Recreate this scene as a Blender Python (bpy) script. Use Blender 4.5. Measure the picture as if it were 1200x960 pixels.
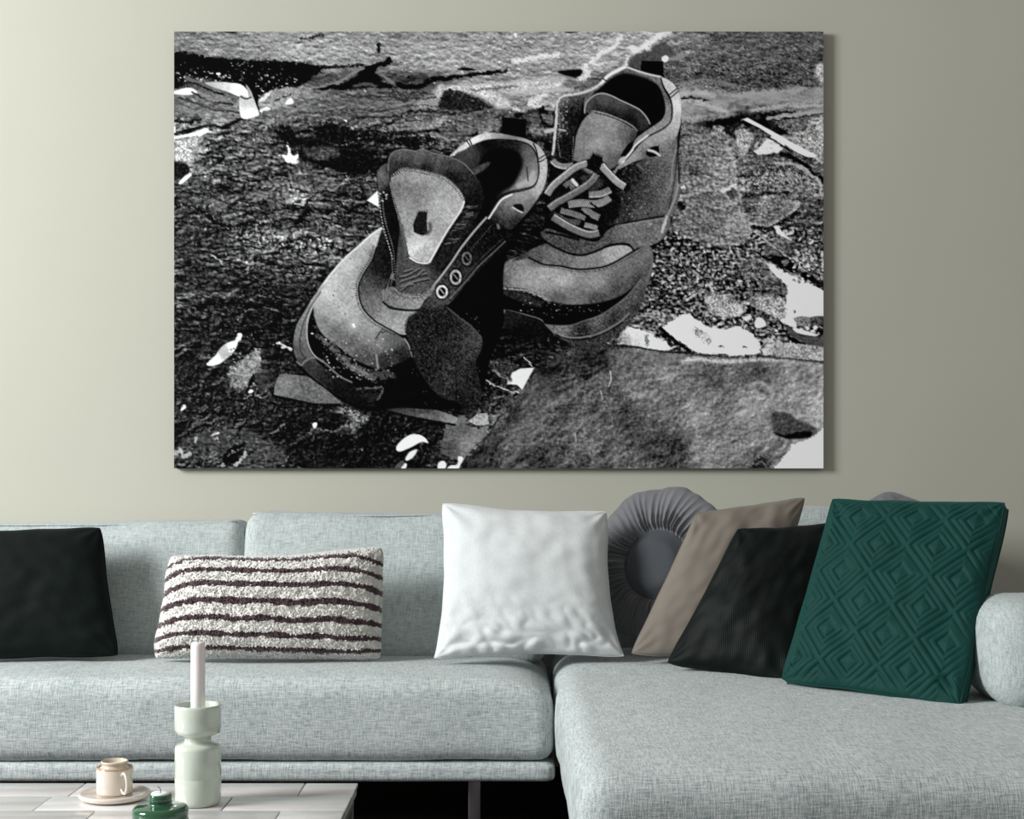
import bpy, bmesh, math, random
import numpy as np
from mathutils import Vector, Matrix, noise as mnoise
for o in list(bpy.data.objects): bpy.data.objects.remove(o)
C = bpy.context.scene
COL = C.collection
# ================= camera =================
cd = bpy.data.cameras.new('camera'); cam = bpy.data.objects.new('camera', cd); COL.objects.link(cam)
cam.location = (0, 0, 1.0); cam.rotation_euler = (math.pi/2, 0, 0)
FPX = 1700.0
cd.sensor_fit = 'HORIZONTAL'; cd.sensor_width = 36; cd.lens = 36*FPX/1200; cd.shift_y = 60/1200
cd.clip_start = .05; cd.clip_end = 50
C.camera = cam
# ================= world, window light, exposure =================
w = bpy.data.worlds.new('room_light'); C.world = w; w.use_nodes = True
w.node_tree.nodes['Background'].inputs[0].default_value = (1.0, .98, .94, 1)
w.node_tree.nodes['Background'].inputs[1].default_value = .34
def area(name, loc, target, sx, sy, power, col):
    l = bpy.data.lights.new(name, 'AREA'); l.shape = 'RECTANGLE'; l.size = sx; l.size_y = sy; l.energy = power; l.color = col
    o = bpy.data.objects.new(name, l); COL.objects.link(o); o.location = loc
    o.rotation_euler = (Vector(target)-Vector(loc)).to_track_quat('-Z', 'Y').to_euler(); return o
area('window_light', (-4.6, 1.7, 2.6), (0.2, 4.1, .6), 1.7, 1.9, 385, (.97, .99, 1.0))
C.view_settings.view_transform = 'Standard'; C.view_settings.look = 'None'; C.view_settings.gamma = 1
C.view_settings.use_curve_mapping = False; C.view_settings.exposure = 0.0
# ================= helpers =================
def at(px, py, d):
    """a point of the room that the photograph shows at (px, py) and that stands d metres away"""
    return Vector(((px-600)/FPX*d, d, 1-(py-540)/FPX*d))
def link(name, me, mat, parent=None):
    o = bpy.data.objects.new(name, me); COL.objects.link(o)
    if mat: me.materials.append(mat)
    if parent: o.parent = parent
    return o
def tag(o, label=None, cat=None, group=None, kind=None):
    for k, v in (('label', label), ('category', cat), ('group', group), ('kind', kind)):
        if v: o[k] = v
    return o
def empty(name, loc, label, cat, group=None):
    o = bpy.data.objects.new(name, None); COL.objects.link(o); o.location = loc; o.empty_display_size = .05
    return tag(o, label, cat, group)
def mesh(verts, faces, smooth=True):
    me = bpy.data.meshes.new('m'); me.from_pydata([tuple(v) for v in verts], [], faces); me.update()
    if smooth: me.polygons.foreach_set('use_smooth', [True]*len(me.polygons))
    return me
def recentre(o, p):
    """put a child mesh, written in room coordinates, under a parent that stands elsewhere"""
    o.data.transform(Matrix.Translation(-Vector(p))); return o
def box(x0, x1, y0, y1, z0, z1, bev=.004, seg=2):
    bm = bmesh.new(); bmesh.ops.create_cube(bm, size=1)
    bmesh.ops.scale(bm, vec=(x1-x0, y1-y0, z1-z0), verts=bm.verts); bmesh.ops.translate(bm, vec=((x0+x1)/2, (y0+y1)/2, (z0+z1)/2), verts=bm.verts)
    if bev: bmesh.ops.bevel(bm, geom=bm.edges[:], offset=bev, segments=seg, affect='EDGES', profile=.5)
    me = bpy.data.meshes.new('m'); bm.to_mesh(me); bm.free(); me.polygons.foreach_set('use_smooth', [bev > 0]*len(me.polygons)); return me
def lathe(profile, n=64):
    v, f = [], []; m = len(profile)
    for k in range(n):
        a = 2*math.pi*k/n
        for r, z in profile: v.append((r*math.cos(a), r*math.sin(a), z))
    for k in range(n):
        for j in range(m-1):
            a, b = k*m+j, ((k+1) % n)*m+j; f.append((a, b, b+1, a+1))
    me = mesh(v, f); bm = bmesh.new(); bm.from_mesh(me); bmesh.ops.remove_doubles(bm, verts=bm.verts, dist=1e-5); bmesh.ops.recalc_face_normals(bm, faces=bm.faces); bm.to_mesh(me); bm.free()
    me.polygons.foreach_set('use_smooth', [True]*len(me.polygons)); return me
def tube(pts, r, n=8, closed=False):
    v, f = [], []; m = len(pts); pts = [Vector(p) for p in pts]
    up = Vector((0, 0, 1)); side = None
    for i, p in enumerate(pts):
        t = (pts[(i+1) % m]-pts[i-1]) if closed or 0 < i < m-1 else (pts[min(i+1, m-1)]-pts[max(i-1, 0)])
        t.normalize()
        if side is None: side = t.cross(up if abs(t.z) < .9 else Vector((1, 0, 0))).normalized()
        side = (side - t*side.dot(t)).normalized(); b = t.cross(side); rr = r[i] if isinstance(r, (list, tuple)) else r
        for k in range(n):
            a = 2*math.pi*k/n; v.append(p+(side*math.cos(a)+b*math.sin(a))*rr)
    for i in range(m if closed else m-1):
        for k in range(n):
            a = i*n+k; b2 = i*n+(k+1) % n; c = ((i+1) % m)*n+(k+1) % n; d = ((i+1) % m)*n+k; f.append((a, b2, c, d))
    if not closed: f.append(tuple(range(n-1, -1, -1))); f.append(tuple((m-1)*n+k for k in range(n)))
    return mesh(v, f)
def nz(x, y, z, s): return mnoise.noise(Vector((x, y, z))*s)
# ---- materials
class M:
    def __init__(s, name, col, rough=.8, spec=.3, sheen=0, coat=0, sheen_tint=(1, 1, 1)):
        s.m = bpy.data.materials.new(name); s.m.use_nodes = True; s.n = s.m.node_tree.nodes; s.l = s.m.node_tree.links; s.b = s.n['Principled BSDF']
        s.b.inputs['Base Color'].default_value = (*lin(col), 1); s.b.inputs['Roughness'].default_value = rough; s.b.inputs['Specular IOR Level'].default_value = spec
        s.b.inputs['Sheen Weight'].default_value = sheen; s.b.inputs['Sheen Roughness'].default_value = .4; s.b.inputs['Sheen Tint'].default_value = (*sheen_tint, 1)
        s.b.inputs['Coat Weight'].default_value = coat; s.b.inputs['Coat Roughness'].default_value = .06; s.tc = s.n.new('ShaderNodeTexCoord'); s.h = None
    def mapped(s, scale=(1, 1, 1), rot=(0, 0, 0), coord='Object'):
        mp = s.n.new('ShaderNodeMapping'); mp.inputs['Scale'].default_value = scale; mp.inputs['Rotation'].default_value = rot; s.l.new(s.tc.outputs[coord], mp.inputs[0]); return mp.outputs[0]
    def noise(s, scale, detail=3, vec=None, rough=.55, dist=0):
        t = s.n.new('ShaderNodeTexNoise'); t.inputs['Scale'].default_value = scale; t.inputs['Detail'].default_value = detail; t.inputs['Roughness'].default_value = rough; t.inputs['Distortion'].default_value = dist
        s.l.new(vec if vec is not None else s.tc.outputs['Object'], t.inputs['Vector']); return t.outputs['Fac']
    def ramp(s, fac, stops):
        r = s.n.new('ShaderNodeValToRGB'); e = r.color_ramp.elements
        while len(e) < len(stops): e.new(.5)
        for k, (p, c) in enumerate(stops): e[k].position = p; e[k].color = (*lin(c), 1) if not isinstance(c, float) else (c, c, c, 1)
        s.l.new(fac, r.inputs[0]); return r.outputs[0]
    def math(s, op, a, b=None, c=None):
        t = s.n.new('ShaderNodeMath'); t.operation = op
        for i, q in enumerate((a, b, c)):
            if q is None: continue
            if isinstance(q, (int, float)): t.inputs[i].default_value = q
            else: s.l.new(q, t.inputs[i])
        return t.outputs[0]
    def mix(s, fac, a, b, mode='MIX'):
        t = s.n.new('ShaderNodeMix'); t.data_type = 'RGBA'; t.blend_type = mode
        for i, q in ((0, fac), (6, a), (7, b)):
            if isinstance(q, (int, float)): t.inputs[i].default_value = q
            elif isinstance(q, tuple): t.inputs[i].default_value = (*lin(q), 1)
            else: s.l.new(q, t.inputs[i])
        return t.outputs[2]
    def color(s, c): s.l.new(c, s.b.inputs['Base Color']); return s
    def bump(s, h, strength=.4, dist=.002):
        t = s.n.new('ShaderNodeBump'); t.inputs['Strength'].default_value = strength; t.inputs['Distance'].default_value = dist; s.l.new(h, t.inputs['Height'])
        if s.h: s.l.new(s.h, t.inputs['Normal'])
        s.h = t.outputs[0]; s.l.new(s.h, s.b.inputs['Normal']); return s
def lin(c): return tuple(((v/255)/12.92 if v/255 <= .04045 else ((v/255+.055)/1.055)**2.4) for v in c)
def weave(name, c0, c1, c2, fine=1.0, st=.5, sheen=.15, rough=.9, amt=1.0):
    m = M(name, c1, rough, .15, sheen)
    a = m.noise(1, 3, m.mapped((38*fine, 330*fine, 330*fine)), .6); b = m.noise(1, 3, m.mapped((330*fine, 38*fine, 38*fine)), .6); c = m.noise(430*fine, 1)
    s = m.math('ADD', m.math('MULTIPLY', m.math('ADD', a, b), .42), m.math('MULTIPLY', c, .16))
    big = m.noise(7, 3)
    f = m.math('ADD', s, m.math('MULTIPLY', m.math('SUBTRACT', big, .5), .05))
    m.color(m.ramp(f, [(.5-.13/amt, c0), (.5, c1), (.5+.13/amt, c2)])); m.bump(s, st, .0035); return m.m
# ---- the black-and-white print, painted shape by shape in its own pixel grid ----
PX0, PY0, PW, PH = 204, 37, 762, 513
def paint_print():
    X, Y = np.meshgrid(np.arange(PW, dtype=np.float32) + PX0, np.arange(PH, dtype=np.float32) + PY0)
    rs = np.random.RandomState
    def vnoise(x, y, seed):
        xi = np.floor(x).astype(int); yi = np.floor(y).astype(int); fx = x - xi; fy = y - yi
        t = rs(seed).rand(256, 256).astype(np.float32)
        fx = fx*fx*(3-2*fx); fy = fy*fy*(3-2*fy)
        a = t[yi & 255, xi & 255]; b = t[yi & 255, (xi+1) & 255]; c = t[(yi+1) & 255, xi & 255]; d = t[(yi+1) & 255, (xi+1) & 255]
        return (a*(1-fx)+b*fx)*(1-fy) + (c*(1-fx)+d*fx)*fy
    def fbm(sx, sy, seed, oc=3, ang=0, x=None, y=None):
        x = X if x is None else x; y = Y if y is None else y
        ca, sa = math.cos(math.radians(ang)), math.sin(math.radians(ang))
        u = (x*ca + y*sa)/sx; v = (-x*sa + y*ca)/sy
        s = 0; am = 1; tot = 0
        for o in range(oc):
            s = s + am*vnoise(u*2**o + 17*o, v*2**o + 31*o, seed+o); tot += am; am *= .6
        return (s/tot - .5)*2
    def worley(sx, sy, seed, ang=0, warp=.4):
        ca, sa = math.cos(math.radians(ang)), math.sin(math.radians(ang))
        wx = fbm(14, 14, seed+90, 2)*warp; wy = fbm(14, 14, seed+95, 2)*warp
        u = (X*ca + Y*sa)/sx + wx; v = (-X*sa + Y*ca)/sy + wy
        ui = np.floor(u).astype(int); vi = np.floor(v).astype(int)
        jx = rs(seed).rand(128, 128).astype(np.float32); jy = rs(seed+1).rand(128, 128).astype(np.float32); jv = rs(seed+2).rand(128, 128).astype(np.float32)
        f1 = np.full(X.shape, 9., np.float32); f2 = f1.copy(); cv = np.zeros_like(f1)
        for dy in (-1, 0, 1):
            for dx in (-1, 0, 1):
                a = (vi+dy) & 127; b = (ui+dx) & 127
                d = np.hypot(ui+dx+jx[a, b]-u, vi+dy+jy[a, b]-v)
                n = d < f1
                f2 = np.where(n, f1, np.minimum(f2, d)); cv = np.where(n, jv[a, b], cv); f1 = np.where(n, d, f1)
        return f1, f2, cv
    def smooth(p, closed=True, n=5):
        p = np.array(p, float); m = len(p); out = []
        for i in range(m if closed else m-1):
            if closed: q = [p[(i-1) % m], p[i], p[(i+1) % m], p[(i+2) % m]]
            else: q = [p[max(i-1, 0)], p[i], p[i+1], p[min(i+2, m-1)]]
            for k in range(n):
                t = k/n
                out.append(.5*((2*q[1])+(q[2]-q[0])*t+(2*q[0]-5*q[1]+4*q[2]-q[3])*t*t+(3*q[1]-q[0]-3*q[2]+q[3])*t**3))
        if not closed: out.append(p[-1])
        return np.array(out)
    def box(p, pad):
        x0 = int(max(0, p[:, 0].min()-pad-PX0)); x1 = int(min(PW, p[:, 0].max()+pad-PX0+2))
        y0 = int(max(0, p[:, 1].min()-pad-PY0)); y1 = int(min(PH, p[:, 1].max()+pad-PY0+2))
        return (slice(y0, y1), slice(x0, x1))
    def pdist(p, s, closed):
        x = X[s]; y = Y[s]; best = np.full(x.shape, 1e9, np.float32); ins = np.zeros(x.shape, bool); par = np.zeros_like(best); L = 0; side = np.zeros_like(best)
        for i in range(len(p) if closed else len(p)-1):
            a = p[i]; b = p[(i+1) % len(p)]; e = b-a; l2 = e @ e
            if l2 < 1e-9: continue
            t = np.clip(((x-a[0])*e[0]+(y-a[1])*e[1])/l2, 0, 1)
            d = (x-a[0]-t*e[0])**2+(y-a[1]-t*e[1])**2
            if closed:
                if a[1] != b[1]:
                    c = ((a[1] > y) != (b[1] > y)) & (x < (b[0]-a[0])*(y-a[1])/(b[1]-a[1])+a[0]); ins ^= c
            else:
                n = d < best; l = math.sqrt(l2)
                par = np.where(n, L+t*l, par); side = np.where(n, np.sign((x-a[0])*e[1]-(y-a[1])*e[0]), side); L += l
            best = np.minimum(best, d)
        best = np.sqrt(best)
        return (np.where(ins, -best, best), None, None, 0) if closed else (best, par, side, L)
    img = np.zeros_like(X); keep = np.zeros_like(X)
    def grad(g, s):
        if isinstance(g, (int, float)): return g
        num = 0; den = 0
        for gx, gy, gv in g:
            w = 1/((X[s]-gx)**2+(Y[s]-gy)**2+60)**1.6; num = num+w*gv; den = den+w
        return num/den
    def fill(p, g, f=1.2, tex=None, amp=.1, sm=True, rough=0, rim=0, rw=3, a=1.0):
        p = smooth(p) if sm else np.array(p, float)
        s = box(p, f+3+rough); sd = pdist(p, s, True)[0]
        if rough: sd = sd + fine[s]*rough
        m = np.clip(.5-sd/f, 0, 1)*a
        v = grad(g, s)
        if tex is not None: v = v + tex[s]*amp
        if rim: v = v + rim*np.exp(-(sd/rw)**2)
        img[s] = img[s]*(1-m) + v*m
        keep[s] = np.maximum(keep[s]*(1-m), m*(not rough and f <= 1.5))
    def stroke(p, w, v, f=1.0, dash=0, off=0, a=1.0, sm=True, w2=None, rough=0):
        p = smooth(p, False) if sm else np.array(p, float)
        s = box(p, w+f+2); d, par, side, L = pdist(p, s, False)
        ww = w if w2 is None else w + (w2-w)*par/max(L, 1)
        if rough: d = d + fine[s]*rough
        m = np.clip(.5-(d-ww/2)/f, 0, 1)*a
        if dash: m = m*np.clip(.5+2*np.sin(par*2*math.pi/dash), 0, 1)
        img[s] = img[s]*(1-m)+v*m
    def lace(p, w, v, hi=.3):
        p = smooth(p, False); s = box(p, w+3); d, par, side, L = pdist(p, s, False)
        sd = d*side
        w *= .92; stroke(p, w+1.4, .04, 1.0, sm=False, a=.8)
        m = np.clip(.5-(d-w/2), 0, 1)*np.clip(par-1.5, 0, 1)*np.clip(L-1.5-par, 0, 1)
        t = v*.92 + .10*np.sin(par*2.4+sd*1.6) + .07*np.sin(par*2.4-sd*1.6)+fine[s]*.06 - .35*v*(d/(w/2))**6
        t = t + hi*.7*np.exp(-((sd*LS+w*.36)/1.1)**2)
        img[s] = img[s]*(1-m)+t*m
    def dots(n, x0, y0, x1, y1, v0, v1, r0, r1, seed):
        r = rs(seed)
        for i in range(n):
            x = x0+r.rand()*(x1-x0); y = y0+r.rand()*(y1-y0); q = r0+r.rand()*(r1-r0); v = v0+r.rand()*(v1-v0)
            ix, iy = int(x)-PX0, int(y)-PY0
            s = (slice(max(0, iy-4), max(0, iy+5)), slice(max(0, ix-4), max(0, ix+5)))
            if X[s].size:
                m = np.clip(.5-(np.hypot(X[s]-x, (Y[s]-y)*(1+.6*r.rand()))-q), 0, 1); img[s] = img[s]*(1-m)+v*m
    LS = 1
    # ---- textures
    fine = (rs(5).rand(PH, PW).astype(np.float32)-.5)*2
    fine = fine*.55 + fbm(2.2, 2.2, 7, 2)*.8
    f1, f2, cv = worley(16, 9, 20, 8); crk = np.clip((f2-f1)*5, 0, 1)
    g1, g2, gv = worley(5, 4, 30, 0); peb = np.clip(1-g1*1.6, 0, 1)
    h1, h2, hv = worley(9, 8, 40, 0); stones = (hv-.35)*1.3*np.clip((h2-h1)*4, 0, 1)-.15
    k1, k2, kv = worley(5.5, 4, 50, 0); crk2 = np.clip((k2-k1)*3.5, 0, 1)
    rid = 1-2*np.abs(fbm(16, 6, 60, 4, 12)); rid2 = 1-2*np.abs(fbm(7, 4, 66, 3, -35))
    hz = fbm(14, 3.2, 70, 3, 3); mot = fbm(30, 22, 75, 4); fib = 1-3.5*np.abs(fbm(7, 7, 80, 2))
    # ---- base tones
    xs = [204, 254, 304, 354, 404, 454, 504, 554, 604, 654, 704, 754, 804, 854, 904, 965]
    T = [(37, '42 42 46 48 48 44 46 48 50 52 54 62 42 34 32 32'), (60, '36 45 48 52 54 52 54 54 54 52 62 50 42 36 33 33'), (78, '34 30 34 50 45 42 55 55 52 52 60 32 38 34 32 35'),
         (92, '12 12 10 12 30 20 20 45 50 50 30 30 33 29 27 32'), (106, '35 35 20 44 32 32 30 60 56 52 30 30 45 38 36 42'), (120, '35 36 48 36 32 32 36 20 46 55 30 30 50 36 38 45'),
         (135, '34 44 36 34 34 34 35 34 26 26 20 20 36 22 34 44'), (150, '50 36 30 20 24 34 40 34 25 15 20 20 30 34 34 42'), (165, '58 36 32 15 13 15 26 25 15 15 20 20 36 38 40 50'),
         (182, '52 38 34 24 14 15 20 15 15 15 20 20 38 40 32 36'), (200, '22 33 30 32 25 20 20 10 10 10 20 20 38 42 30 34'), (225, '28 28 34 42 28 22 20 10 10 10 20 20 40 42 34 34'),
         (250, '24 25 28 30 26 20 10 10 10 10 10 20 37 43 36 28'), (275, '22 20 36 38 30 20 10 5 5 5 10 20 34 38 30 34'), (300, '22 22 30 32 30 20 10 3 3 3 10 30 30 32 30 38'),
         (330, '24 20 20 20 18 15 10 2 2 5 10 30 30 34 36 50'), (360, '24 17 13 13 10 10 5 2 2 5 10 30 30 42 42 50'), (390, '14 10 10 8 5 5 5 2 2 5 20 50 50 55 45 50'), (410, '14 12 13 8 5 5 5 2 5 12 25 40 40 45 45 50'),
         (435, '14 12 16 8 5 5 5 2 5 18 25 40 36 36 36 50'), (455, '13 13 14 10 6 5 5 2 20 24 32 45 42 40 44 56'), (480, '17 14 11 7 12 8 4 8 28 28 30 34 38 45 48 56'), (505, '14 26 13 8 6 5 5 28 28 30 36 38 46 50 48 50'), (549, '20 22 20 10 8 6 8 26 26 30 36 30 46 46 42 80')]
    rows = np.array([[int(v)/100 for v in t[1].split()] for t in T]); yy = np.array([t[0] for t in T], float)
    cols = np.array([np.interp(Y[:, 0], yy, rows[:, j]) for j in range(16)]).T
    fx = np.interp(X[0], xs, range(16)); i0 = np.minimum(fx.astype(int), 14); tt = (fx-i0)
    wob = fbm(20, 10, 11, 3)
    img[:] = cols[:, i0]*(1-tt)+cols[:, i0+1]*tt
    up = np.clip((150-Y)/25, 0, 1); low = 1-up; rt = np.clip((X-770)/40, 0, 1); lt = 1-rt
    dk = np.clip((Y-300)/80, 0, 1)
    scale = .35+img*1.3
    def emb(h, dx, dy):
        e = np.roll(h, (dy, dx), (0, 1)) - np.roll(h, (-dy, -dx), (0, 1)); return np.clip(e/e.std(), -2.6, 2.6)
    wx = fbm(24, 18, 101, 3)*9; wy = fbm(24, 18, 104, 3)*7
    def ridged(sx, sy, seed, ang, oc=5): return -np.abs(fbm(sx, sy, seed, oc, ang, X+wx, Y+wy))
    E1 = emb(ridged(30, 13, 110, 12), 1, 1); E2 = emb(ridged(12, 7, 120, -38), 1, 1); E3 = emb(fbm(6, 3, 130, 3, 4), 0, 1); E4 = emb(-g1 + fine*.1, -1, 1)
    crev = np.clip(1+(ridged(46, 15, 140, 10, 4)+.055)*16, 0, 1); crev = 1-crev
    crev2 = np.clip(1-np.abs(fbm(38, 13, 150, 4, 14, X+wx, Y+wy))*14, 0, 1)
    bl = np.clip((Y-415)/30, 0, 1)*lt
    det = up*(E3*.07 + fine*.07 + hz*.12) + low*lt*((1-bl)*E1*.14 + bl*E2*.17 + fine*.13 + mot*.2 - crev2*.26 + (crk-.9)*.10*(1-bl) + .03 + np.clip(fbm(26, 22, 91, 3)*1.6, 0, 1)*(peb-.25)*.4) + low*rt*(fine*.12+E2*.12+E1*.06-crev2*.12)
    img += det*scale
    # fine cracked tarmac, upper right
    m = np.clip((X-735+ (Y-70)*.3)/20, 0, 1)*np.clip((112-Y)/10, 0, 1)
    img += m*((crk2-.8)*.22*np.clip((Y-45)/40, .2, 1)+E1*.035+mot*.05+fine*.06)
    # gravel on the right
    m = np.clip((X-750)/15, 0, 1)*np.clip((Y-262)/12, 0, 1)*np.clip((428-Y)/8, 0, 1)
    img[:] = img*(1-m)+m*(.27+stones*.28+E2*.15+E4*.12+fine*.2+mot*.25)
    # ---- ground: cracks and ledges, upper left
    fill([(204,62),(240,66),(290,70),(340,72),(385,77),(424,75),(420,79),(380,82),(365,92),(352,100),(330,104),(310,112),(300,122),(285,100),(262,97),(230,92),(204,104)], .03, 2, fine, .05, rough=2)
    dots(120, 206, 72, 350, 104, .2, .6, .3, 1.1, 3); dots(26, 206, 84, 270, 96, .4, .8, .6, 1.7, 4); dots(30, 300, 84, 350, 118, .4, .8, .5, 1.5, 9)
    fill([(204,107),(222,103),(231,108),(222,111),(204,110)], .85, 1.5)
    stroke([(225,108),(240,116),(252,120),(272,122)], 2, .1, 1.5); stroke([(204,142),(222,143),(235,139)], 2.5, .05, 1.5); stroke([(262,148),(275,143),(287,138)], 4, .05, 2)
    stroke([(210,114),(230,121),(250,129),(280,132)], 2, .15, 2); stroke([(235,110),(248,118),(262,116)], 3, .45, 2, rough=1)
    fill([(204,160),(228,155),(240,150),(245,152),(238,158),(220,161),(204,163)], .85, 1.5); stroke([(204,157),(228,151),(244,147),(262,149)], 2.5, .03, 1.5)
    # bone shaped wood chip
    stroke([(221,92),(232,97),(245,102)], 5, .33, 1.5); stroke([(221,96),(240,103),(262,111)], 2, .03, 1)
    fill([(240,97),(256,96),(270,97),(282,99),(290,106),(294,113),(290,115),(280,113),(268,108),(252,103)], [(245,99,.6),(268,102,.65),(278,104,.95),(285,110,.85)], 1, fine, .05)
    fill([(281,112),(291,114),(288,99),(296,110),(303,131),(301,136),(283,138)], [(290,120,.66),(292,106,.5),(290,134,.85)], 1, fine, .06); stroke([(282,113),(288,116),(294,114)], 1.5, .05, 1)
    stroke([(296,108),(301,122),(305,132)], 2, .02, 1); stroke([(305,118),(312,113),(318,108)], 4, .75, 2, rough=1.5)
    fill([(320,106),(345,103),(352,108),(345,116),(330,124),(318,128)], .5, 2, fine, .15); stroke([(323,118),(332,114),(340,110)], 1.6, .05, 1); fill([(334,122),(340,115),(344,121)], .9, 1.5); stroke([(306,130),(314,127)], 4, .8, 1.5)
    fill([(424,79),(440,75),(450,71),(456,67),(460,73),(450,78),(440,82),(445,92),(458,99),(466,96),(480,98),(492,98),(505,90),(530,88),(560,85),(590,82),(591,85),(560,89),(530,93),(505,97),(498,103),(480,105),(455,103),(400,105),(380,106),(366,104),(400,98),(415,90)], .02, 1.5, sm=True, rough=.8)
    stroke([(415,101),(428,99),(440,101)], 3, .3, 2, rough=1.5); stroke([(447,88),(455,94),(463,100)], 3, .42, 2); fill([(402,94),(420,87),(405,82),(400,84)], .3, 2)
    stroke([(370,103),(385,99),(400,95),(425,80)], 2, .45, 1.5, rough=1)
    fill([(536,81),(546,79),(558,82),(546,83)], .05, 1.5); stroke([(443,52),(444,60)], 4, .05, 1.5); stroke([(478,91),(484,89)], 2, .05, 1)
    fill([(262,37),(278,37),(272,39)], .03, 1); stroke([(352,46),(362,44),(378,41)], 3, .15, 2, rough=1.5)
    # pale veins around the middle
    fill([(512,103),(520,99),(550,99),(600,96),(660,94),(650,104),(610,107),(575,104),(590,112),(600,122),(590,128),(575,122),(560,112),(540,107),(524,112),(514,120),(506,112)], .72, 4, fine, .25, rough=2, a=.8)
    stroke([(550,105),(575,104),(604,102)], 3, .3, 2, a=.8, rough=1.5)
    fill([(514,118),(518,108),(528,105),(545,110),(560,118),(575,126),(560,128),(530,128),(514,127)], .12, 2, fine, .12, rough=1.5)
    fill([(494,114),(512,112),(514,124),(500,130),(488,128)], .5, 3, fine, .12)
    stroke([(470,136),(480,131),(510,131),(535,133),(560,128)], 2, .08, 1.5, rough=1); stroke([(430,154),(460,157),(490,156),(512,152)], 3, .05, 2, rough=1.5); stroke([(416,138),(440,138),(466,136)], 1.5, .12, 1.5)
    fill([(452,148),(480,145),(512,143),(510,151),(480,154)], .45, 3, fine, .08); fill([(530,146),(556,141),(588,144),(580,152),(555,155),(545,165),(520,166),(512,158)], .36, 3, fine, .08)
    fill([(400,147),(412,152),(430,158),(460,160),(490,161),(515,163),(500,170),(450,168),(420,166),(400,172),(360,172),(345,166),(372,160),(366,150),(385,143)], .05, 4, fine, .12, rough=3)
    fill([(324,152),(340,151),(347,158),(352,166),(345,178),(352,186),(372,196),(402,203),(420,206),(455,196),(455,186),(430,184),(400,180),(372,186),(352,176),(330,166)], .05, 4, fine, .08, rough=3)
    fill([(355,176),(375,172),(395,174),(398,182),(380,188),(362,184)], .3, 3, fine, .12, rough=2)
    fill([(327,181),(336,183),(338,167),(341,178),(345,182),(348,178),(350,182),(346,192),(338,190)], .92, 1, sm=False, rough=.6)
    fill([(340,186),(350,188),(347,192)], .8, 1)
    # pale crust left edge
    fill([(204,166),(215,163),(230,160),(238,164),(230,174),(228,186),(222,194),(214,190),(204,188)], .68, 3, fine, .3, rough=3)
    fill([(210,213),(222,202),(226,203),(220,210),(212,216)], .85, 1.2); fill([(222,196),(236,196),(246,206),(240,212),(226,205)], .5, 3, fine, .3)
    fill([(204,190),(216,192),(222,198),(220,204),(210,208),(204,210)], .1, 2, fine, .1); stroke([(248,184),(258,187),(262,185)], 4, .05, 2)
    stroke([(262,208),(275,212),(292,218),(306,228),(320,230),(330,240),(348,242),(356,240)], 2, .05, 2, rough=1.5); stroke([(346,240),(354,239),(358,233)], 3, .8, 1.5, rough=1); stroke([(344,242),(356,242),(362,234)], 2, .02, 1)
    stroke([(380,237),(398,236),(402,244),(425,250),(442,248)], 2.2, .03, 1.5); stroke([(398,222),(415,214),(430,206)], 1.5, .08, 1.5)
    stroke([(204,240),(225,242),(245,252),(252,262),(275,266),(285,262),(304,262),(330,266)], 3.5, .03, 2, rough=2); stroke([(238,214),(262,218),(280,226)], 2, .08, 2, rough=1)
    stroke([(346,262),(352,256),(362,246)], 6, .03, 3, rough=2); stroke([(204,292),(222,284),(240,278),(262,270)], 2, .06, 2, rough=1.5)
    for (x, y, rx, ry, v) in ((258,243,12,6,.42),(304,228,16,6,.42),(262,232,10,4,.36),(228,264,16,9,.24),(232,236,12,4,.36),(323,236,10,4,.4),(275,250,8,4,.38),(324,262,12,7,.26),(350,222,18,10,.46),(382,210,10,4,.44),(222,296,14,8,.24)):
        fill([(x-rx,y),(x-rx*.6,y-ry*.8),(x,y-ry),(x+rx*.8,y-ry*.5),(x+rx,y+ry*.3),(x+rx*.3,y+ry),(x-rx*.6,y+ry*.8)], v, 3, fine, .14, rough=1.5, a=.8)
    for (x, y, rx, ry) in ((300,275,34,14),(345,290,40,14),(285,310,22,9),(362,316,18,10),(352,226,22,12),(390,285,18,12)):
        s = box(np.array([(x-rx, y-ry), (x+rx, y+ry)]), 4); w = np.clip(1.3-np.hypot((X[s]-x)/rx, (Y[s]-y)/ry), 0, 1)
        img[s] += w*((peb[s]-.3)*.55+fine[s]*.12)
    stroke([(247,299),(256,305),(264,312),(266,316)], 1.4, .75, 1); dots(300, 206, 300, 360, 420, .25, .65, .3, .9, 31); dots(420, 206, 205, 440, 300, .4, .75, .3, .9, 33)
    # leaf and light scraps, lower left
    stroke([(276,401),(280,396),(281,393)], 3.4, .85, 1, w2=6)
    fill([(242,426),(252,417),(260,406),(268,401),(278,400),(276,409),(266,420),(256,427),(246,429)], [(270,405,.85),(255,420,.9),(262,414,.65)], 1, fine, .04)
    stroke([(243,425),(253,413),(262,404),(272,399)], 1, .2, 1); stroke([(326,402),(333,407),(341,410)], 3, .8, 1.2, rough=1)
    fill([(290,416),(300,411),(306,420),(304,440),(290,452),(282,458),(274,455),(268,440),(270,432),(280,424)], .38, 3, rid2, .3, rough=3)
    fill([(294,440),(300,438),(300,448),(292,458),(290,450)], .02, 2); dots(60, 268, 408, 306, 456, .5, .85, .5, 1.4, 34)
    fill([(300,440),(318,436),(322,450),(312,462),(302,456)], .15, 3, rid2, .15); dots(3, 292, 458, 296, 461, .9, .95, 1.5, 2, 35); dots(4, 300, 462, 306, 466, .6, .8, 1, 1.8, 36)
    fill([(225,510),(240,505),(262,504),(275,503),(279,515),(272,524),(262,530),(255,535),(245,525),(225,523),(216,518)], .27, 3, fine, .06, rough=1.5)
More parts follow.
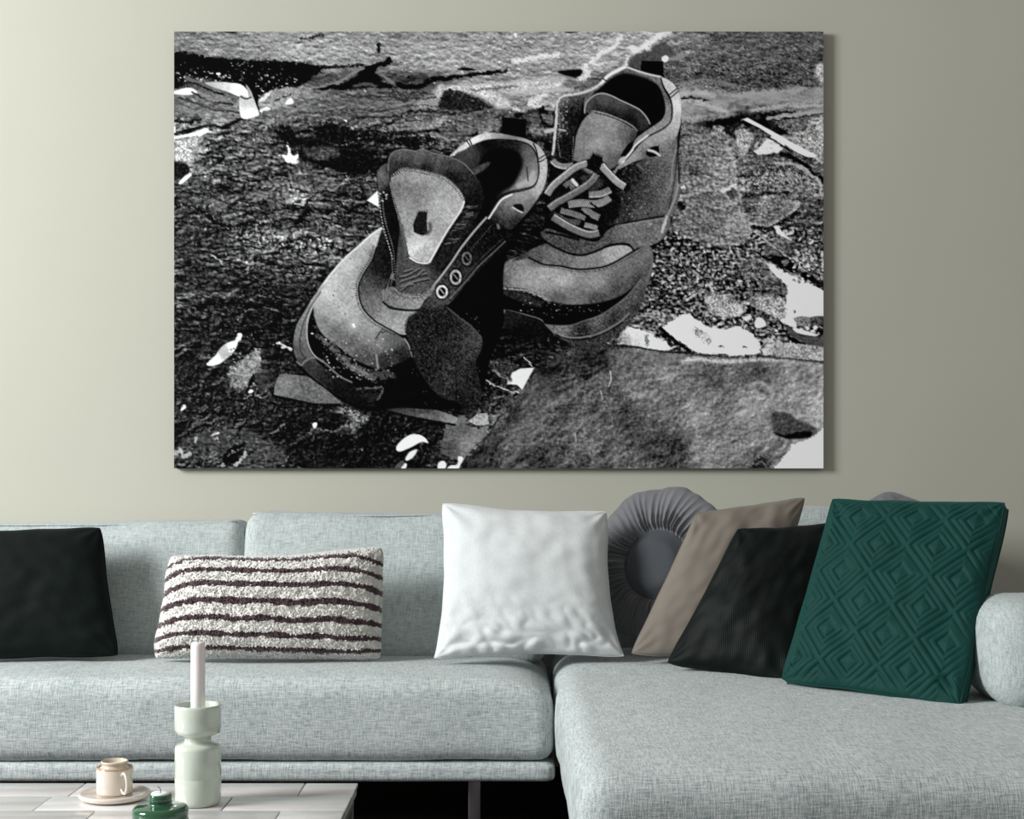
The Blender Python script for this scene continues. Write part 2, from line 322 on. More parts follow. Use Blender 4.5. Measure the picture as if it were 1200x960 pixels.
    stroke([(250,510),(257,507)], 2.5, .8, 1); stroke([(250,515),(256,514)], 2.5, .7, 1); stroke([(229,512),(229,517)], 2.5, .7, 1); stroke([(276,545),(284,538),(288,531)], 3.4, .75, 1.5)
    stroke([(205,532),(211,528),(215,534),(222,532)], 5, .7, 2, rough=1.5); stroke([(213,480),(216,477)], 4, .85, 1.5); stroke([(260,546),(264,544)], 4, .6, 1.5)
    fill([(262,534),(275,522),(284,528),(276,540),(265,545)], .04, 3, rough=1.5); fill([(286,502),(296,505),(310,516),(330,524),(334,540),(310,549),(282,549),(290,530),(286,516)], .2, 4, rid2, .15, rough=2)
    for i in range(46):
        r = rs(300+i); x = 210+r.rand()*130; y = 435+r.rand()*110; l = 3+r.rand()*8
        stroke([(x, y), (x+l, y-l*.6)], .8+r.rand()*1.4, .2+.35*r.rand(), 1.2, sm=False)
    fill([(362,505),(368,500),(378,505),(392,506),(402,500),(410,492),(400,486),(385,484),(390,474),(404,476),(424,484),(432,492),(424,500),(414,510),(396,509),(372,509)], .1, 3, rid2, .1, rough=2)
    fill([(392,480),(405,474),(424,484),(434,488),(424,500),(412,508),(402,500),(408,490)], .4, 3, fine, .4, rough=3); stroke([(362,510),(368,502),(380,505),(394,505),(402,500)], 2, .5, 1.5, rough=1.5)
    fill([(366,497),(371,495),(371,500),(368,502)], .9, 1); dots(160, 206, 430, 520, 548, .25, .6, .4, 1.1, 38); fill([(370,536),(380,532),(395,542),(398,549),(366,549)], .13, 3)
    # flat grey board under the left shoe
    fill([(327,440),(333,438),(360,441),(377,452),(399,468),(400,473),(368,473),(343,467),(321,463),(322,452)], [(335,450,.52),(360,465,.42),(390,470,.44),(350,450,.42)], 1, fine, .09, sm=False)
    stroke([(321,464),(343,469),(368,474),(398,475)], 2.5, .02, 1.2)
    fill([(448,479),(470,472),(500,477),(523,484),(538,490),(537,497),(500,491),(473,486)], [(470,478,.16),(500,480,.18),(500,489,.42),(530,494,.48),(475,484,.3)], 1.2, fine, .04, sm=False); stroke([(450,481),(500,493),(535,499)], 2, .01, 1)
    # ---- foreground slab, lower right
    fill([(541,549),(560,524),(600,472),(625,440),(640,428),(665,408),(700,404),(740,404),(800,412),(870,421),(965,424),(970,560),(541,560)],
         [(600,480,.24),(560,535,.2),(620,455,.3),(610,500,.34),(650,440,.13),(690,430,.15),(655,480,.28),(640,540,.27),(700,450,.3),(745,450,.5),(735,430,.38),(780,440,.42),(700,510,.38),(720,530,.36),(680,490,.34),(775,530,.2),(745,500,.3),(735,485,.26),(770,475,.42),(795,520,.2),(820,475,.5),(850,450,.36),(880,440,.3),(830,440,.36),(820,520,.5),(860,500,.55),(800,500,.45),(840,530,.48),(890,470,.55),(930,455,.58),(955,480,.6),(950,440,.5),(880,520,.5),(880,540,.36),(600,540,.24),(810,455,.45),(940,520,.5)], 1.5, fib*.12+mot*.9+fbm(12,9,165,4)*.7+fine*.5+emb(fbm(9,6,160,4,-30),1,1)*.28, .14)
    s = (slice(430-PY0, 549-PY0), slice(545-PX0, 830-PX0)); w = np.clip(1.2-np.abs(X[s]-690)/160, 0, 1)*np.clip((X[s]-545-(549-Y[s])*.75)/8, 0, 1)
    img[s] += w*(np.clip(fib[s], 0, 1)*.10-.03)*(.5+.9*mot[s])
    stroke([(600,545),(606,520),(620,495),(632,470),(645,452)], 18, .38, 16, a=.45); stroke([(640,478),(660,466),(678,455)], 6, .42, 6, a=.5)
    stroke([(715,435),(716,445),(713,453)], 1.2, .7, 1); stroke([(704,458),(706,468)], 1.2, .6, 1); stroke([(674,508),(675,518)], 1.2, .6, 1)
    stroke([(800,424),(815,421),(850,424),(880,422),(920,421),(965,422)], 4, .75, 3, rough=3); stroke([(700,404),(760,408),(800,413),(830,416),(900,418),(965,425)], 3, .15, 2, rough=1.5, a=.8)
    stroke([(880,452),(890,448),(898,452),(906,460),(904,464)], 4, .62, 3, a=.8); stroke([(888,456),(900,462)], 4, .25, 3, a=.6)
    fill([(905,484),(925,485),(934,492),(950,498),(958,505),(952,512),(930,514),(908,508)], .27, 3, fine, .06)
    fill([(906,507),(918,510),(928,508),(938,506),(950,506),(950,512),(936,514),(922,514)], .01, 2.5)
    fill([(907,549),(915,540),(922,532),(930,522),(950,514),(957,508),(970,504),(970,560),(905,560)], .93, 2, rough=2); stroke([(928,522),(934,526)], 3, .9, 2); stroke([(952,524),(962,522)], 2.5, .75, 2, a=.7)
    fill([(880,549),(888,537),(896,538),(902,546),(898,549)], .08, 4, rough=3, a=.8); stroke([(886,545),(892,541),(898,546)], 2, .4, 2)
    # white triangular scraps between the shoes and slab
    fill([(600,437),(610,432),(626,431),(612,457),(606,451),(594,450)], .85, 1.2, fine, .06, sm=False); stroke([(615,419),(623,429)], 1, .8, 1)
    fill([(570,424),(590,420),(605,428),(598,438),(600,447),(586,440),(574,432)], .2, 2, fine, .15); stroke([(578,434),(590,443),(598,447)], 2.5, .45, 1.5)
    stroke([(562,441),(577,450),(600,459),(608,460)], 1.4, .75, 1); 
    fill([(523,497),(533,500),(538,487),(545,487),(547,498),(560,503),(574,498),(568,512),(550,530),(541,543),(534,538),(517,532),(516,527)], [(540,505,.35),(530,515,.36),(545,520,.5),(528,525,.25),(560,505,.42)], 1.2, fine, .06, sm=False)
    fill([(548,494),(560,485),(571,484),(573,497),(562,500)], .6, 1.2, fine, .12, sm=False); stroke([(552,500),(565,499)], 1.5, .1, 1); stroke([(575,490),(582,487),(577,497)], 3, .5, 2, rough=1)
    fill([(465,523),(472,515),(483,509),(495,511),(502,519),(494,518),(482,524),(470,529),(465,528)], .88, 1)
    fill([(475,538),(480,530),(489,527),(484,536),(477,540)], .8, 1.2); fill([(470,549),(474,543),(477,545),(474,551)], .8, 1.2); fill([(462,549),(470,540),(474,543),(468,549)], .3, 1.2)
    fill([(513,545),(516,541),(521,541),(523,546),(520,551),(514,551)], .93, 1.2); fill([(537,535),(543,537),(540,544),(536,551),(524,551),(527,546),(536,544)], .85, 1.2, fine, .08)
    # ---- ground right of the right shoe
    fill([(797,104),(830,103),(862,109),(900,106),(965,104),(965,116),(930,124),(890,122),(860,131),(830,138),(800,142)], .42, 3, rid, .2, rough=3, a=.8)
    for i, (p, w, v) in enumerate((([(798,110),(818,109),(835,112)],4,.68),([(800,118),(818,120),(835,126),(850,130)],4,.7),([(862,112),(880,110),(905,108),(940,104)],5,.6),([(880,130),(905,126),(930,124),(965,124)],4,.68),([(800,137),(825,142),(858,134)],5,.62),([(798,98),(830,94),(858,100)],3,.5))):
        stroke(p, w, v, 3, rough=3.5, a=.85)
    stroke([(798,115),(815,115),(828,118)], 2.5, .05, 1.5, rough=1.5); stroke([(855,126),(862,121),(870,128)], 5, .4, 2, rough=2)
    fill([(850,137),(875,133),(895,132),(930,130),(928,140),(905,142),(925,155),(905,158),(878,148),(866,146),(862,160),(850,164),(846,150),(830,150),(815,144),(840,139)], .06, 2.5, stones, .25, rough=2)
    fill([(797,145),(825,148),(834,154),(832,162),(815,160),(798,154)], .38, 2.5, fine, .15); fill([(836,148),(846,148),(850,160),(838,160)], .5, 2, fine, .3)
    stroke([(900,139),(925,135),(950,132),(966,129)], 4.5, .58, 1); stroke([(900,142),(930,138),(965,133)], 1.5, .05, 1)
    fill([(946,142),(956,138),(966,138),(966,160),(952,156),(946,150)], .55, 2, fine, .35); fill([(912,144),(935,138),(946,142),(942,150),(920,152)], .4, 2, fine, .2)
    fill([(928,162),(936,154),(955,152),(966,156),(966,192),(950,180),(935,172)], .55, 2, fine, .28)
    fill([(862,152),(874,150),(882,158),(878,176),(868,184),(864,178),(862,164)], .6, 2, fine, .32, rough=2); stroke([(852,160),(858,164)], 7, .5, 3, rough=2)
    fill([(890,172),(900,162),(912,158),(920,168),(912,178),(896,182),(884,178)], .88, 1.5, fine, .2, rough=1)
    fill([(870,140),(876,138),(902,152),(930,168),(957,182),(955,185),(940,183),(915,166),(890,150)], .92, 1, fine, .03, sm=False); stroke([(900,161),(925,176),(945,185)], 2.5, .03, 1.2)
    fill([(798,164),(830,160),(850,168),(858,182),(863,205),(866,228),(876,250),(882,265),(872,282),(850,290),(820,284),(800,276),(788,262),(796,235),(797,200)],
         [(820,180,.4),(845,200,.48),(850,230,.5),(820,240,.36),(860,250,.5),(830,270,.36),(860,275,.46),(805,215,.4),(805,190,.35)], 2, rid*.5+fine, .16, rough=1.5)
    stroke([(852,172),(862,195),(864,215),(872,240),(882,262),(898,280)], 3, .68, 2.5, rough=2, a=.8); stroke([(847,224),(858,218),(864,216)], 3, .8, 2, rough=1.5); stroke([(848,222),(853,231)], 3, .78, 2, rough=1)
    fill([(850,226),(860,220),(864,230),(856,232)], .3, 2); stroke([(796,238),(800,243)], 6, .06, 2); dots(3, 800, 219, 802, 221, .9, .95, 1.4, 1.8, 60); stroke([(808,204),(816,205)], 2, .08, 1.5)
    fill([(864,188),(875,183),(905,184),(930,178),(950,190),(966,200),(966,212),(940,200),(915,192),(905,205),(896,208),(880,202),(865,206)], .2, 2, crk2, .25, rough=1.5)
    stroke([(915,180),(935,188),(950,200),(966,212)], 5, .03, 2.5)
    fill([(868,208),(885,200),(905,192),(920,190),(940,196),(955,210),(963,225),(955,232),(940,226),(925,222),(905,224),(880,222),(866,220)], .38, 3, stones*.6+fine, .4, rough=2)
    stroke([(910,192),(930,192),(948,202),(960,214),(963,228)], 3, .68, 2, rough=2); fill([(905,214),(925,218),(945,214),(955,222),(940,232),(920,230)], .45, 2.5, fine, .25)
    fill([(868,232),(885,226),(905,228),(925,226),(935,240),(925,250),(908,260),(890,264),(878,256)], [(895,240,.5),(875,240,.3),(915,240,.42)], 2.5, fine, .22, rough=2)
    stroke([(935,238),(928,250),(912,260),(895,265),(882,262)], 4, .68, 2.5, rough=2.5); stroke([(872,230),(900,227),(930,226)], 2.5, .08, 2, rough=1.5)
    stroke([(884,266),(900,268),(918,260),(935,250)], 5, .05, 2.5, rough=2)
    fill([(908,264),(918,272),(932,284),(930,285),(916,278),(910,272)], .93, 1.3, rough=1)
    fill([(896,288),(915,278),(935,286),(930,298),(905,300),(895,298)], .36, 2.5, fine, .15); stroke([(875,265),(895,280),(915,295),(925,302)], 1.2, .7, 1)
    # white plates of plaster
    fill([(868,306),(880,302),(898,304),(907,315),(904,325),(890,322),(885,330),(874,326),(866,318)], .36, 2, fine, .28, rough=2)
    fill([(890,330),(908,322),(920,328),(924,340),(918,347),(905,344),(893,338)], .34, 2, fine, .25, rough=1); stroke([(895,342),(910,346),(920,348)], 2, .04, 1)
    fill([(898,308),(908,312),(930,324),(950,333),(968,342),(968,374),(950,372),(935,374),(932,384),(915,378),(919,365),(921,350),(923,335),(908,322),(901,314)], .92, 1.2, fine, .03, sm=False, rough=.7)
    fill([(892,299),(920,302),(945,320),(966,333),(966,338),(940,326),(905,308)], .06, 2, stones, .5)
    dots(90, 930, 292, 965, 330, .3, .9, .8, 2.2, 70); dots(1, 930, 364, 932, 366, .1, .1, 2, 2, 71)
    fill([(930,373),(945,371),(950,380),(938,382)], .45, 1.5, fine, .2); fill([(950,372),(966,371),(966,380),(952,382)], .25, 1.5, fine, .2); dots(4, 944, 378, 962, 388, .8, .95, 2, 3.2, 72)
    fill([(918,382),(940,388),(958,394),(966,398),(966,408),(950,406),(930,396)], .2, 1.2, rid, .12, sm=False); fill([(930,384),(955,391),(954,394),(934,390)], .85, 1); stroke([(925,396),(945,406),(960,409)], 4, .03, 2)
    fill([(905,400),(935,403),(966,408),(966,420),(905,416)], .62, 2, fine, .2)
    fill([(895,401),(900,396),(908,400),(906,408),(898,408)], .68, 1.5, fine, .3); fill([(893,409),(902,408),(905,414),(896,417)], .75, 1.5, fine, .2)
    fill([(884,380),(888,372),(894,374),(898,381),(888,385)], .95, 1.2); fill([(870,372),(878,368),(880,374),(874,377)], .85, 2, rough=1)
    fill([(826,346),(845,344),(862,352),(872,360),(868,370),(850,373),(834,368),(828,358)], .55, 3, rid2*.5+fine, .32, rough=2); fill([(880,350),(900,344),(918,352),(920,372),(905,372),(888,362)], .48, 3, rid2*.5+fine, .35, rough=2)
    for i in range(80):
        r = rs(500+i); x = 790+r.rand()*130; y = 300+r.rand()*80; l = 4+r.rand()*9; an = r.rand()*3
        stroke([(x, y), (x+l*math.cos(an), y+l*math.sin(an))], .6+r.rand()*.6, .5+.35*r.rand(), 1, sm=False, a=.8)
    for i in range(14):
        stroke([(750+i*2.2, 372-i*.7),(757+i*2.2, 366),(766+i*1.6, 375+i*.9)], .8, .6, 1)
    fill([(775,383),(800,369),(806,367),(816,374),(826,382),(850,386),(866,382),(882,392),(890,403),(891,413),(884,417),(830,415),(812,412),(795,400)], .93, 1.2, fine, .03, sm=False, rough=.6)
    fill([(812,384),(820,386),(832,396),(836,402),(828,402),(818,394)], .62, 3, fine, .3, rough=2); stroke([(842,406),(848,407)], 1.2, .3, 1); stroke([(872,406),(876,407)], 1.5, .15, 1)
    stroke([(773,386),(790,398),(808,411)], 4, .04, 1.5)
    fill([(724,397),(735,385),(742,384),(765,392),(785,405),(782,411),(760,409),(745,405),(735,404)], [(740,388,.9),(728,398,.5),(770,402,.92)], 1.2, fine, .1, rough=1); stroke([(757,394),(758,402)], 4, .4, 1.5, rough=1.5)
    stroke([(722,405),(745,407),(785,413),(812,414)], 1.6, .1, 1)
    # ---- top centre: pale veins, dark notch, tabs
    for p, w in (([(727,44),(722,50),(716,58),(705,62),(698,68),(692,74)], 5), ([(688,76),(685,82),(690,86),(680,92)], 6), ([(784,37),(766,46),(758,52),(745,62),(737,70),(733,78)], 7), ([(725,70),(717,76)], 4), ([(758,55),(762,60)], 6), ([(740,56),(746,60)],5), ([(600,97),(625,93),(660,92)], 3), ([(602,72),(625,68),(655,64)], 5), ([(600,108),(640,106),(670,105)], 4), ([(602,127),(620,132),(648,126)], 5), ([(640,110),(620,122),(640,125)],5)):
        stroke(p, w, .86 if w > 4 else .66, 2.5, rough=3, a=.8)
    fill([(737,70),(745,62),(760,60),(775,50),(790,60),(795,75),(775,75),(760,85),(745,82),(736,76)], .28, 3, fine, .07)
    fill([(653,84),(665,82),(682,82),(678,90),(665,89)], .03, 1.5); fill([(662,38),(678,37),(668,39)], .05, 1.5)
    fill([(600,137),(618,130),(650,128),(652,180),(640,178),(628,164),(610,156)], .12, 3, stones, .3, rough=2); fill([(622,144),(636,150),(640,160),(622,158)], .36, 2, fine, .1); fill([(634,134),(648,136),(648,146),(638,142)], .36, 2, fine, .1); fill([(616,134),(630,134),(634,146),(622,142)], .3, 2, fine, .1)
    fill([(752,71),(777,72),(778,90),(750,86)], .02, 1, sm=False); fill([(776,67),(781,65),(784,69),(780,73),(776,71)], .93, 1.2); stroke([(786,69),(797,66)], 5, .5, 3)
    fill([(955,78),(964,76),(966,98),(958,94)], .65, 3, fine, .3, rough=2); dots(14, 800, 45, 960, 110, .6, .9, .5, 1, 77)
    dots(14, 600, 40, 780, 100, .75, .95, .5, 1.3, 78); dots(2, 604, 40, 606, 42, .9, .9, 1.5, 2, 79); dots(1, 629, 96, 630, 97, .95, .95, 2, 2, 80); dots(60, 400, 37, 600, 170, .5, .85, .4, 1, 81); dots(3, 403, 139, 405, 141, .9, .95, 1.4, 1.8, 82)
    for i in range(26):
        r = rs(900+i); x = 210+r.rand()*170; y = 190+r.rand()*200; p = [(x, y)]
        for k in range(5): x += 6+r.rand()*9; y += (r.rand()-.42)*9; p.append((x, y))
        stroke(p, .8+r.rand()*1.8, .03, 1.4, rough=.8, a=.8)
    for i in range(16):
        r = rs(950+i); x = 400+r.rand()*90; y = 108+r.rand()*50; p = [(x, y)]
        for k in range(4): x += 8+r.rand()*10; y += (r.rand()-.5)*3; p.append((x, y))
        stroke(p, .7+r.rand()*1.4, .10, 1.3, rough=.8, a=.7)
    # everything on the ground gets ragged edges, shade patches and grit
    kk = 1-np.clip(sum(np.roll(keep, q, (0, 1)) for q in ((0,0),(2,0),(-2,0),(0,2),(0,-2))), 0, 1)
    ax = fbm(6, 5, 170, 3)*2.6*kk; ay = fbm(6, 5, 175, 3)*2.2*kk
    iy = np.clip(np.round(Y-PY0+ay), 0, PH-1).astype(int); ix = np.clip(np.round(X-PX0+ax), 0, PW-1).astype(int)
    slab = (Y > 424) & (X > 545+(549-Y)*.8); img[:] = np.where(slab & (img < .8), img, img[iy, ix])
    g = low*(1-slab*.6)*(1-keep*.7)*np.clip((.85-img)*3, 0, 1)
    img += g*(E1*.055+E4*.05+fine*.05)*np.clip(.3+img*2, .3, 1)
    img[:] = np.where(img < .85, img*(1-g*np.clip(mot, 0, 1)*.35*(1-slab)), img)
    # ======== RIGHT SHOE ========
    img *= 1-.16*np.clip((455-X)/40, 0, 1)*np.clip((Y-140)/30, 0, 1)*(img < .8)
    fill([(648,150),(652,120),(660,111),(690,105),(715,87),(733,77),(760,86),(782,93),(793,103),(798,123),(798,150),(795,185),(797,215),(794,238),(788,256),(778,280),(764,295),(763,317),(757,338),(747,365),(733,383),(717,397),(700,405),(667,406),(642,402),(617,396),(600,389),(584,378),(578,370),(585,357),(584,335),(585,318),(596,304),(620,295),(636,275),(641,230),(645,190)], .05, 1.2)
    # sole
    fill([(640,380),(667,380),(683,375),(703,368),(723,355),(738,342),(750,327),(758,308),(764,295),(765,315),(757,340),(747,366),(733,384),(717,397),(700,405),(667,405),(650,394)],
         [(660,384,.42),(700,375,.36),(735,350,.34),(755,325,.3),(680,390,.12),(720,382,.18),(745,360,.22),(690,400,.2),(730,385,.24),(760,310,.3)], 1.2, fine, .13)
    stroke([(650,388),(660,394),(675,396),(695,393),(712,386),(728,376),(737,367)], 1.6, .48, 1.2); stroke([(650,391),(660,396),(675,398),(697,395),(714,388),(730,378)], 1.4, .03, 1); stroke([(640,380),(667,381),(683,376),(703,369),(723,356),(738,343),(750,328)], 1.6, .5, 1.2)
    # dark toe bumper
    fill([(578,370),(583,360),(600,363),(617,368),(633,373),(641,381),(650,392),(668,404),(642,402),(617,396),(600,389)], [(600,372,.12),(630,380,.08),(610,390,.03),(650,400,.06)], 1.2, fine, .06); stroke([(584,361),(600,364),(617,369),(633,374),(641,382),(650,391)], 1.6, .4, 1.2)
    dots(40, 640, 388, 720, 402, .2, .5, .4, 1, 88)
    fill([(580,372),(583,358),(589,357),(592,362),(590,368)], .5, 1.5, fine, .2)
    # toe leather
    fill([(585,320),(592,308),(604,302),(622,300),(640,300),(680,300),(720,290),(748,286),(764,291),(762,305),(757,318),(743,335),(730,345),(713,352),(693,356),(667,357),(650,354),(633,347),(617,341),(600,339),(587,338)],
         [(600,312,.42),(640,316,.58),(620,325,.55),(605,330,.5),(660,330,.62),(670,345,.42),(700,332,.5),(700,318,.5),(735,322,.42),(750,305,.4),(725,338,.26),(655,350,.34),(700,350,.24),(590,330,.3),(745,328,.22),(690,305,.42),(720,300,.5),(630,303,.3)], 1.8, fine*.7+mot*.4, .12)
    dots(50, 600, 310, 740, 350, .15, .3, .3, .8, 89)
    fill([(585,338),(600,337),(617,339),(633,346),(648,356),(667,358),(693,357),(713,353),(730,346),(743,336),(750,327),(738,343),(723,356),(703,369),(683,376),(667,381),(640,380),(633,373),(600,364),(583,360)], .02, 1.5, fine, .02)
    stroke([(587,338),(600,339),(617,341),(633,347),(644,353)], 2.5, .55, 2, rough=2); fill([(586,341),(605,341),(622,346),(636,354),(630,360),(604,352)], .14, 3, fine, .1); dots(50, 605, 352, 712, 372, .25, .7, .3, .9, 90)
    # upper panels
    fill([(600,306),(628,290),(645,286),(667,297),(683,299),(700,294),(720,288),(738,288),(742,294),(723,305),(710,310),(693,314),(675,315),(657,311),(638,308),(620,303)], [(625,298,.3),(650,302,.38),(690,306,.46),(725,296,.6),(735,291,.62),(610,303,.2)], 1.2, fine, .1)
    stroke([(620,302),(628,306),(638,310),(657,312),(675,315.5),(693,315),(710,312),(723,306),(738,297),(750,290),(760,285)], 2.2, .06, 1.2); stroke([(635,312),(657,315),(675,318.5),(693,318),(710,315),(724,309),(740,300),(752,293)], 1.4, .12, .8, dash=2.6)
    fill([(640,268),(655,272),(680,280),(700,283),(712,270),(728,262),(750,258),(778,254),(786,258),(778,278),(762,288),(745,290),(735,285),(713,287),(700,293),(683,299),(667,297),(647,288),(634,278)],
         [(645,278,.25),(665,288,.25),(690,292,.3),(710,280,.28),(740,272,.42),(765,270,.4),(780,262,.36),(725,283,.36)], 1.2, fine, .13)
    stroke([(633,278),(647,288),(667,297),(683,299),(700,294),(713,288),(727,286),(738,288),(743,294)], 2.4, .04, 1.3); stroke([(640,272),(660,276),(678,281)], 2.5, .04, 1.5)
    # side quarter
    fill([(705,262),(712,230),(726,205),(742,192),(765,182),(785,165),(794,155),(795,185),(797,215),(794,238),(787,254),(750,258),(728,262)],
         [(725,215,.06),(745,200,.1),(760,190,.3),(785,180,.4),(775,210,.33),(790,215,.42),(760,230,.26),(735,235,.16),(780,240,.36),(730,255,.2),(755,250,.3),(715,250,.1)], 1.3, fine, .12)
    dots(150, 718, 190, 770, 265, .3, .65, .3, .9, 91); fill([(705,250),(712,226),(722,222),(728,234),(722,256),(708,262)], .05, 3, fine, .1)
    stroke([(728,262),(750,258),(778,253)], 2, .06, 1.2); stroke([(728,264.5),(750,260.5),(778,256)], 1.2, .5, 1)
    stroke([(792,175),(788,195),(786,215),(780,228)], 1.4, .5, 1.2); stroke([(795,215),(790,235),(782,254),(778,268)], 2, .55, 1.5, rough=1); stroke([(793,178),(792,200),(788,225),(784,245)], 1, .12, 1); stroke([(770,222),(776,229),(782,229)], 1.2, .45, 1); stroke([(794,160),(795,190),(796,215)], 1.4, .05, 1)
    stroke([(781,254),(778,264),(776,272)], 3, .7, 1.6, rough=1.5); stroke([(764,296),(764,310),(758,330)], 2, .4, 1.5, rough=1.5)
    # collar leather
    fill([(748,170),(758,160),(777,150),(786,141),(788,128),(785,114),(778,102),(774,91),(784,94),(793,103),(798,118),(798,140),(794,157),(785,172),(772,184),(756,186),(742,190),(728,197),(724,195),(736,180)],
         [(782,98,.72),(788,108,.7),(792,125,.78),(792,145,.68),(780,160,.62),(762,168,.58),(745,182,.6),(770,180,.34),(785,168,.42),(755,183,.3)], 1.1, fine, .08)
    fill([(733,78),(747,83),(760,87),(774,91),(777,103),(785,117),(787,130),(785,143),(777,150),(758,160),(748,168),(742,172),(745,163),(755,155),(765,148),(776,140),(780,128),(776,110),(768,98),(750,92),(735,88),(718,94),(704,106),(690,116),(684,124),(688,110),(705,98),(717,87)],
         [(750,88,.4),(770,100,.4),(780,110,.35),(783,135,.5),(775,146,.5),(760,155,.52),(748,165,.5),(715,95,.3),(735,82,.35)], 1.3, fine, .1)
    fill([(730,86),(745,88),(760,93),(771,101),(777,116),(777,130),(772,141),(762,147),(757,140),(745,128),(725,116),(707,109),(695,113),(700,104),(714,93)], .015, 4, fine, .01)
    stroke([(774,91),(778,102),(785,114),(788,128),(786,142),(777,151),(760,160),(750,168),(743,175)], 1.5, .04, 1); stroke([(785,115),(790,111),(795,107)], 1.4, .05, 1); stroke([(783,112),(793,104)], 1.4, .05, 1)
    stroke([(733,78),(747,83),(760,87),(774,90)], 2.2, .75, 1.4); stroke([(759,159),(745,170),(738,180),(729,191)], 2, .85, 1.3); stroke([(750,168),(742,178),(733,188)], 1.2, .05, 1)
    stroke([(724,190),(731,186)], 5, .65, 2, rough=2); stroke([(720,202),(724,196)], 3, .5, 1.5, rough=1)
    # left collar flap
    fill([(733,79),(716,92),(702,104),(688,112),(682,122),(680,135),(677,150),(674,170),(672,190),(646,188),(648,165),(650,150),(652,125),(658,113),(675,110),(690,106),(707,95),(720,84)],
         [(660,118,.4),(675,115,.35),(690,112,.3),(656,135,.3),(665,130,.06),(675,140,.02),(665,170,.02),(654,160,.12),(700,104,.4),(654,180,.1),(680,122,.1)], 1.2, fine, .13)
    stroke([(733,77.5),(723,82),(713,88),(707,95),(698,102),(688,107),(675,110),(662,112),(655,116),(652.5,125),(652,140),(650.5,155),(649,172),(647,186)], 3, .72, 1.5, rough=.8)
    stroke([(705,97),(713,89),(724,83),(732,79)], 3, .92, 1.4); stroke([(706,92),(711,95)], 1.3, .05, 1); stroke([(655,128),(656,150),(654,165),(657,186)], 1, .55, .8, dash=2.8); stroke([(672,160),(671,190)], 1.2, .45, .8, dash=2.8)
    stroke([(640,127),(648,128)], 4, .55, 1.2); stroke([(640,154),(650,152)], 4.5, .65, 1.2); stroke([(655,152),(662,153)], 2.5, .6, 1.2); dots(50, 654, 115, 666, 160, .4, .8, .3, .9, 92)
    # tongue
    fill([(680,147),(686,138),(695,131),(707,132),(723,138),(737,144),(746,152),(744,163),(735,170),(727,183),(723,193),(712,200),(695,205),(680,200),(672,190),(674,170),(675,160)],
         [(695,145,.5),(715,150,.55),(735,155,.42),(700,165,.58),(685,160,.44),(720,170,.5),(680,180,.42),(700,185,.4),(720,185,.3),(742,162,.2)], 1.3, fine*.6+mot*.5, .12)
    fill([(685,134),(685,124),(690,117),(698,111),(707,109),(717,112),(727,117),(738,122),(750,128),(758,137),(762,145),(757,151),(748,154),(742,147),(730,140),(713,133),(697,130),(688,132)],
         [(707,116,.34),(690,124,.28),(725,124,.3),(750,137,.22),(720,134,.08),(740,142,.06),(700,127,.12)], 1.2, fine, .06)
    stroke([(685,132),(686,123),(690,117),(698,111),(707,109.5),(717,112.5),(727,117.5),(738,122.5),(750,129),(758,138),(761.5,145)], 1.4, .62, 1); stroke([(690,132),(697,130),(713,134),(730,141),(742,148),(747,154)], 1.2, .6, .8, dash=2.6); stroke([(697,132),(713,136),(730,143),(741,150)], 1, .05, .8)
    stroke([(673,190),(690,205),(715,202)], 3, .1, 3); fill([(650,196),(672,196),(690,205),(712,204),(722,214),(716,235),(712,260),(702,276),(660,262),(642,250),(640,225)], .05, 2, fine, .08)
    fill([(680,208),(690,205),(700,206),(708,214),(700,222),(690,222)], .18, 2, fine, .1)
    # laces
    lace([(646,186),(653,193),(664,195),(674,193)], 8, .5)
    lace([(640,252),(650,252),(666,260),(683,260)], 8, .3, 0)
    lace([(682,241),(692,250),(704,256)], 9, .45, .1); lace([(655,246),(670,250),(688,256)], 8, .42, .1)
    lace([(683,263),(692,265),(702,268)], 7, .5, .1)
    lace([(664,240),(680,238),(698,239),(708,236),(716,230)], 10, .5, .1)
    stroke([(692,238),(706,248)], 2, .02, 1); stroke([(676,245),(690,255),(702,264)], 2, .02, 1)
    lace([(688,228),(705,227),(717,221)], 9, .48); lace([(660,220),(668,214),(672,224)], 7, .4, 0); stroke([(671,211),(676,217)], 4, .75, 1.4)
    LS = -1
    lace([(640,230),(648,218),(662,206),(675,196),(690,191)], 9, .52, .35); lace([(642,246),(652,238),(665,231),(682,221),(694,212),(700,202)], 9, .4, .3)
    lace([(703,192),(712,202),(723,213),(734,220)], 9.5, .58, .3); lace([(646,253),(662,263),(678,271),(692,275),(704,272)], 9.5, .42, .38)
    fill([(695,179),(707,183),(704,196),(698,202),(687,197),(690,188)], .05, 1, fine, .05, sm=False); stroke([(696,180),(706,184)], 1, .5, .8, dash=2)
    # hook on the right shoe
    fill([(757,178),(764,172),(773,172),(774,180),(766,184),(759,183)], .05, 1.5); stroke([(760,176),(767,178),(773,182)], 3, .72, 1.2); stroke([(773,172),(774,181)], 1.5, .5, 1); stroke([(747,193),(754,199)], 3, .35, 1.5)
    # ======== LEFT SHOE ========
    fill([(588,137),(617,140),(616,162),(588,158)], .02, 1, sm=False)
    fill([(430,235),(443,223),(444,243)], .85, 1.2, sm=False)
    fill([(447,267),(422,287),(398,309),(380,331),(362,352),(348,378),(343,400),(346,422),(355,436),(383,457),(400,470),(433,482),(470,478),(520,480),(560,470),(575,420),(590,380),(590,320),(600,280),(625,245),(641,205),(640,185),(625,166),(598,159),(567,156),(545,168),(527,182),(500,176),(465,176),(442,203)], .03, 1.5)
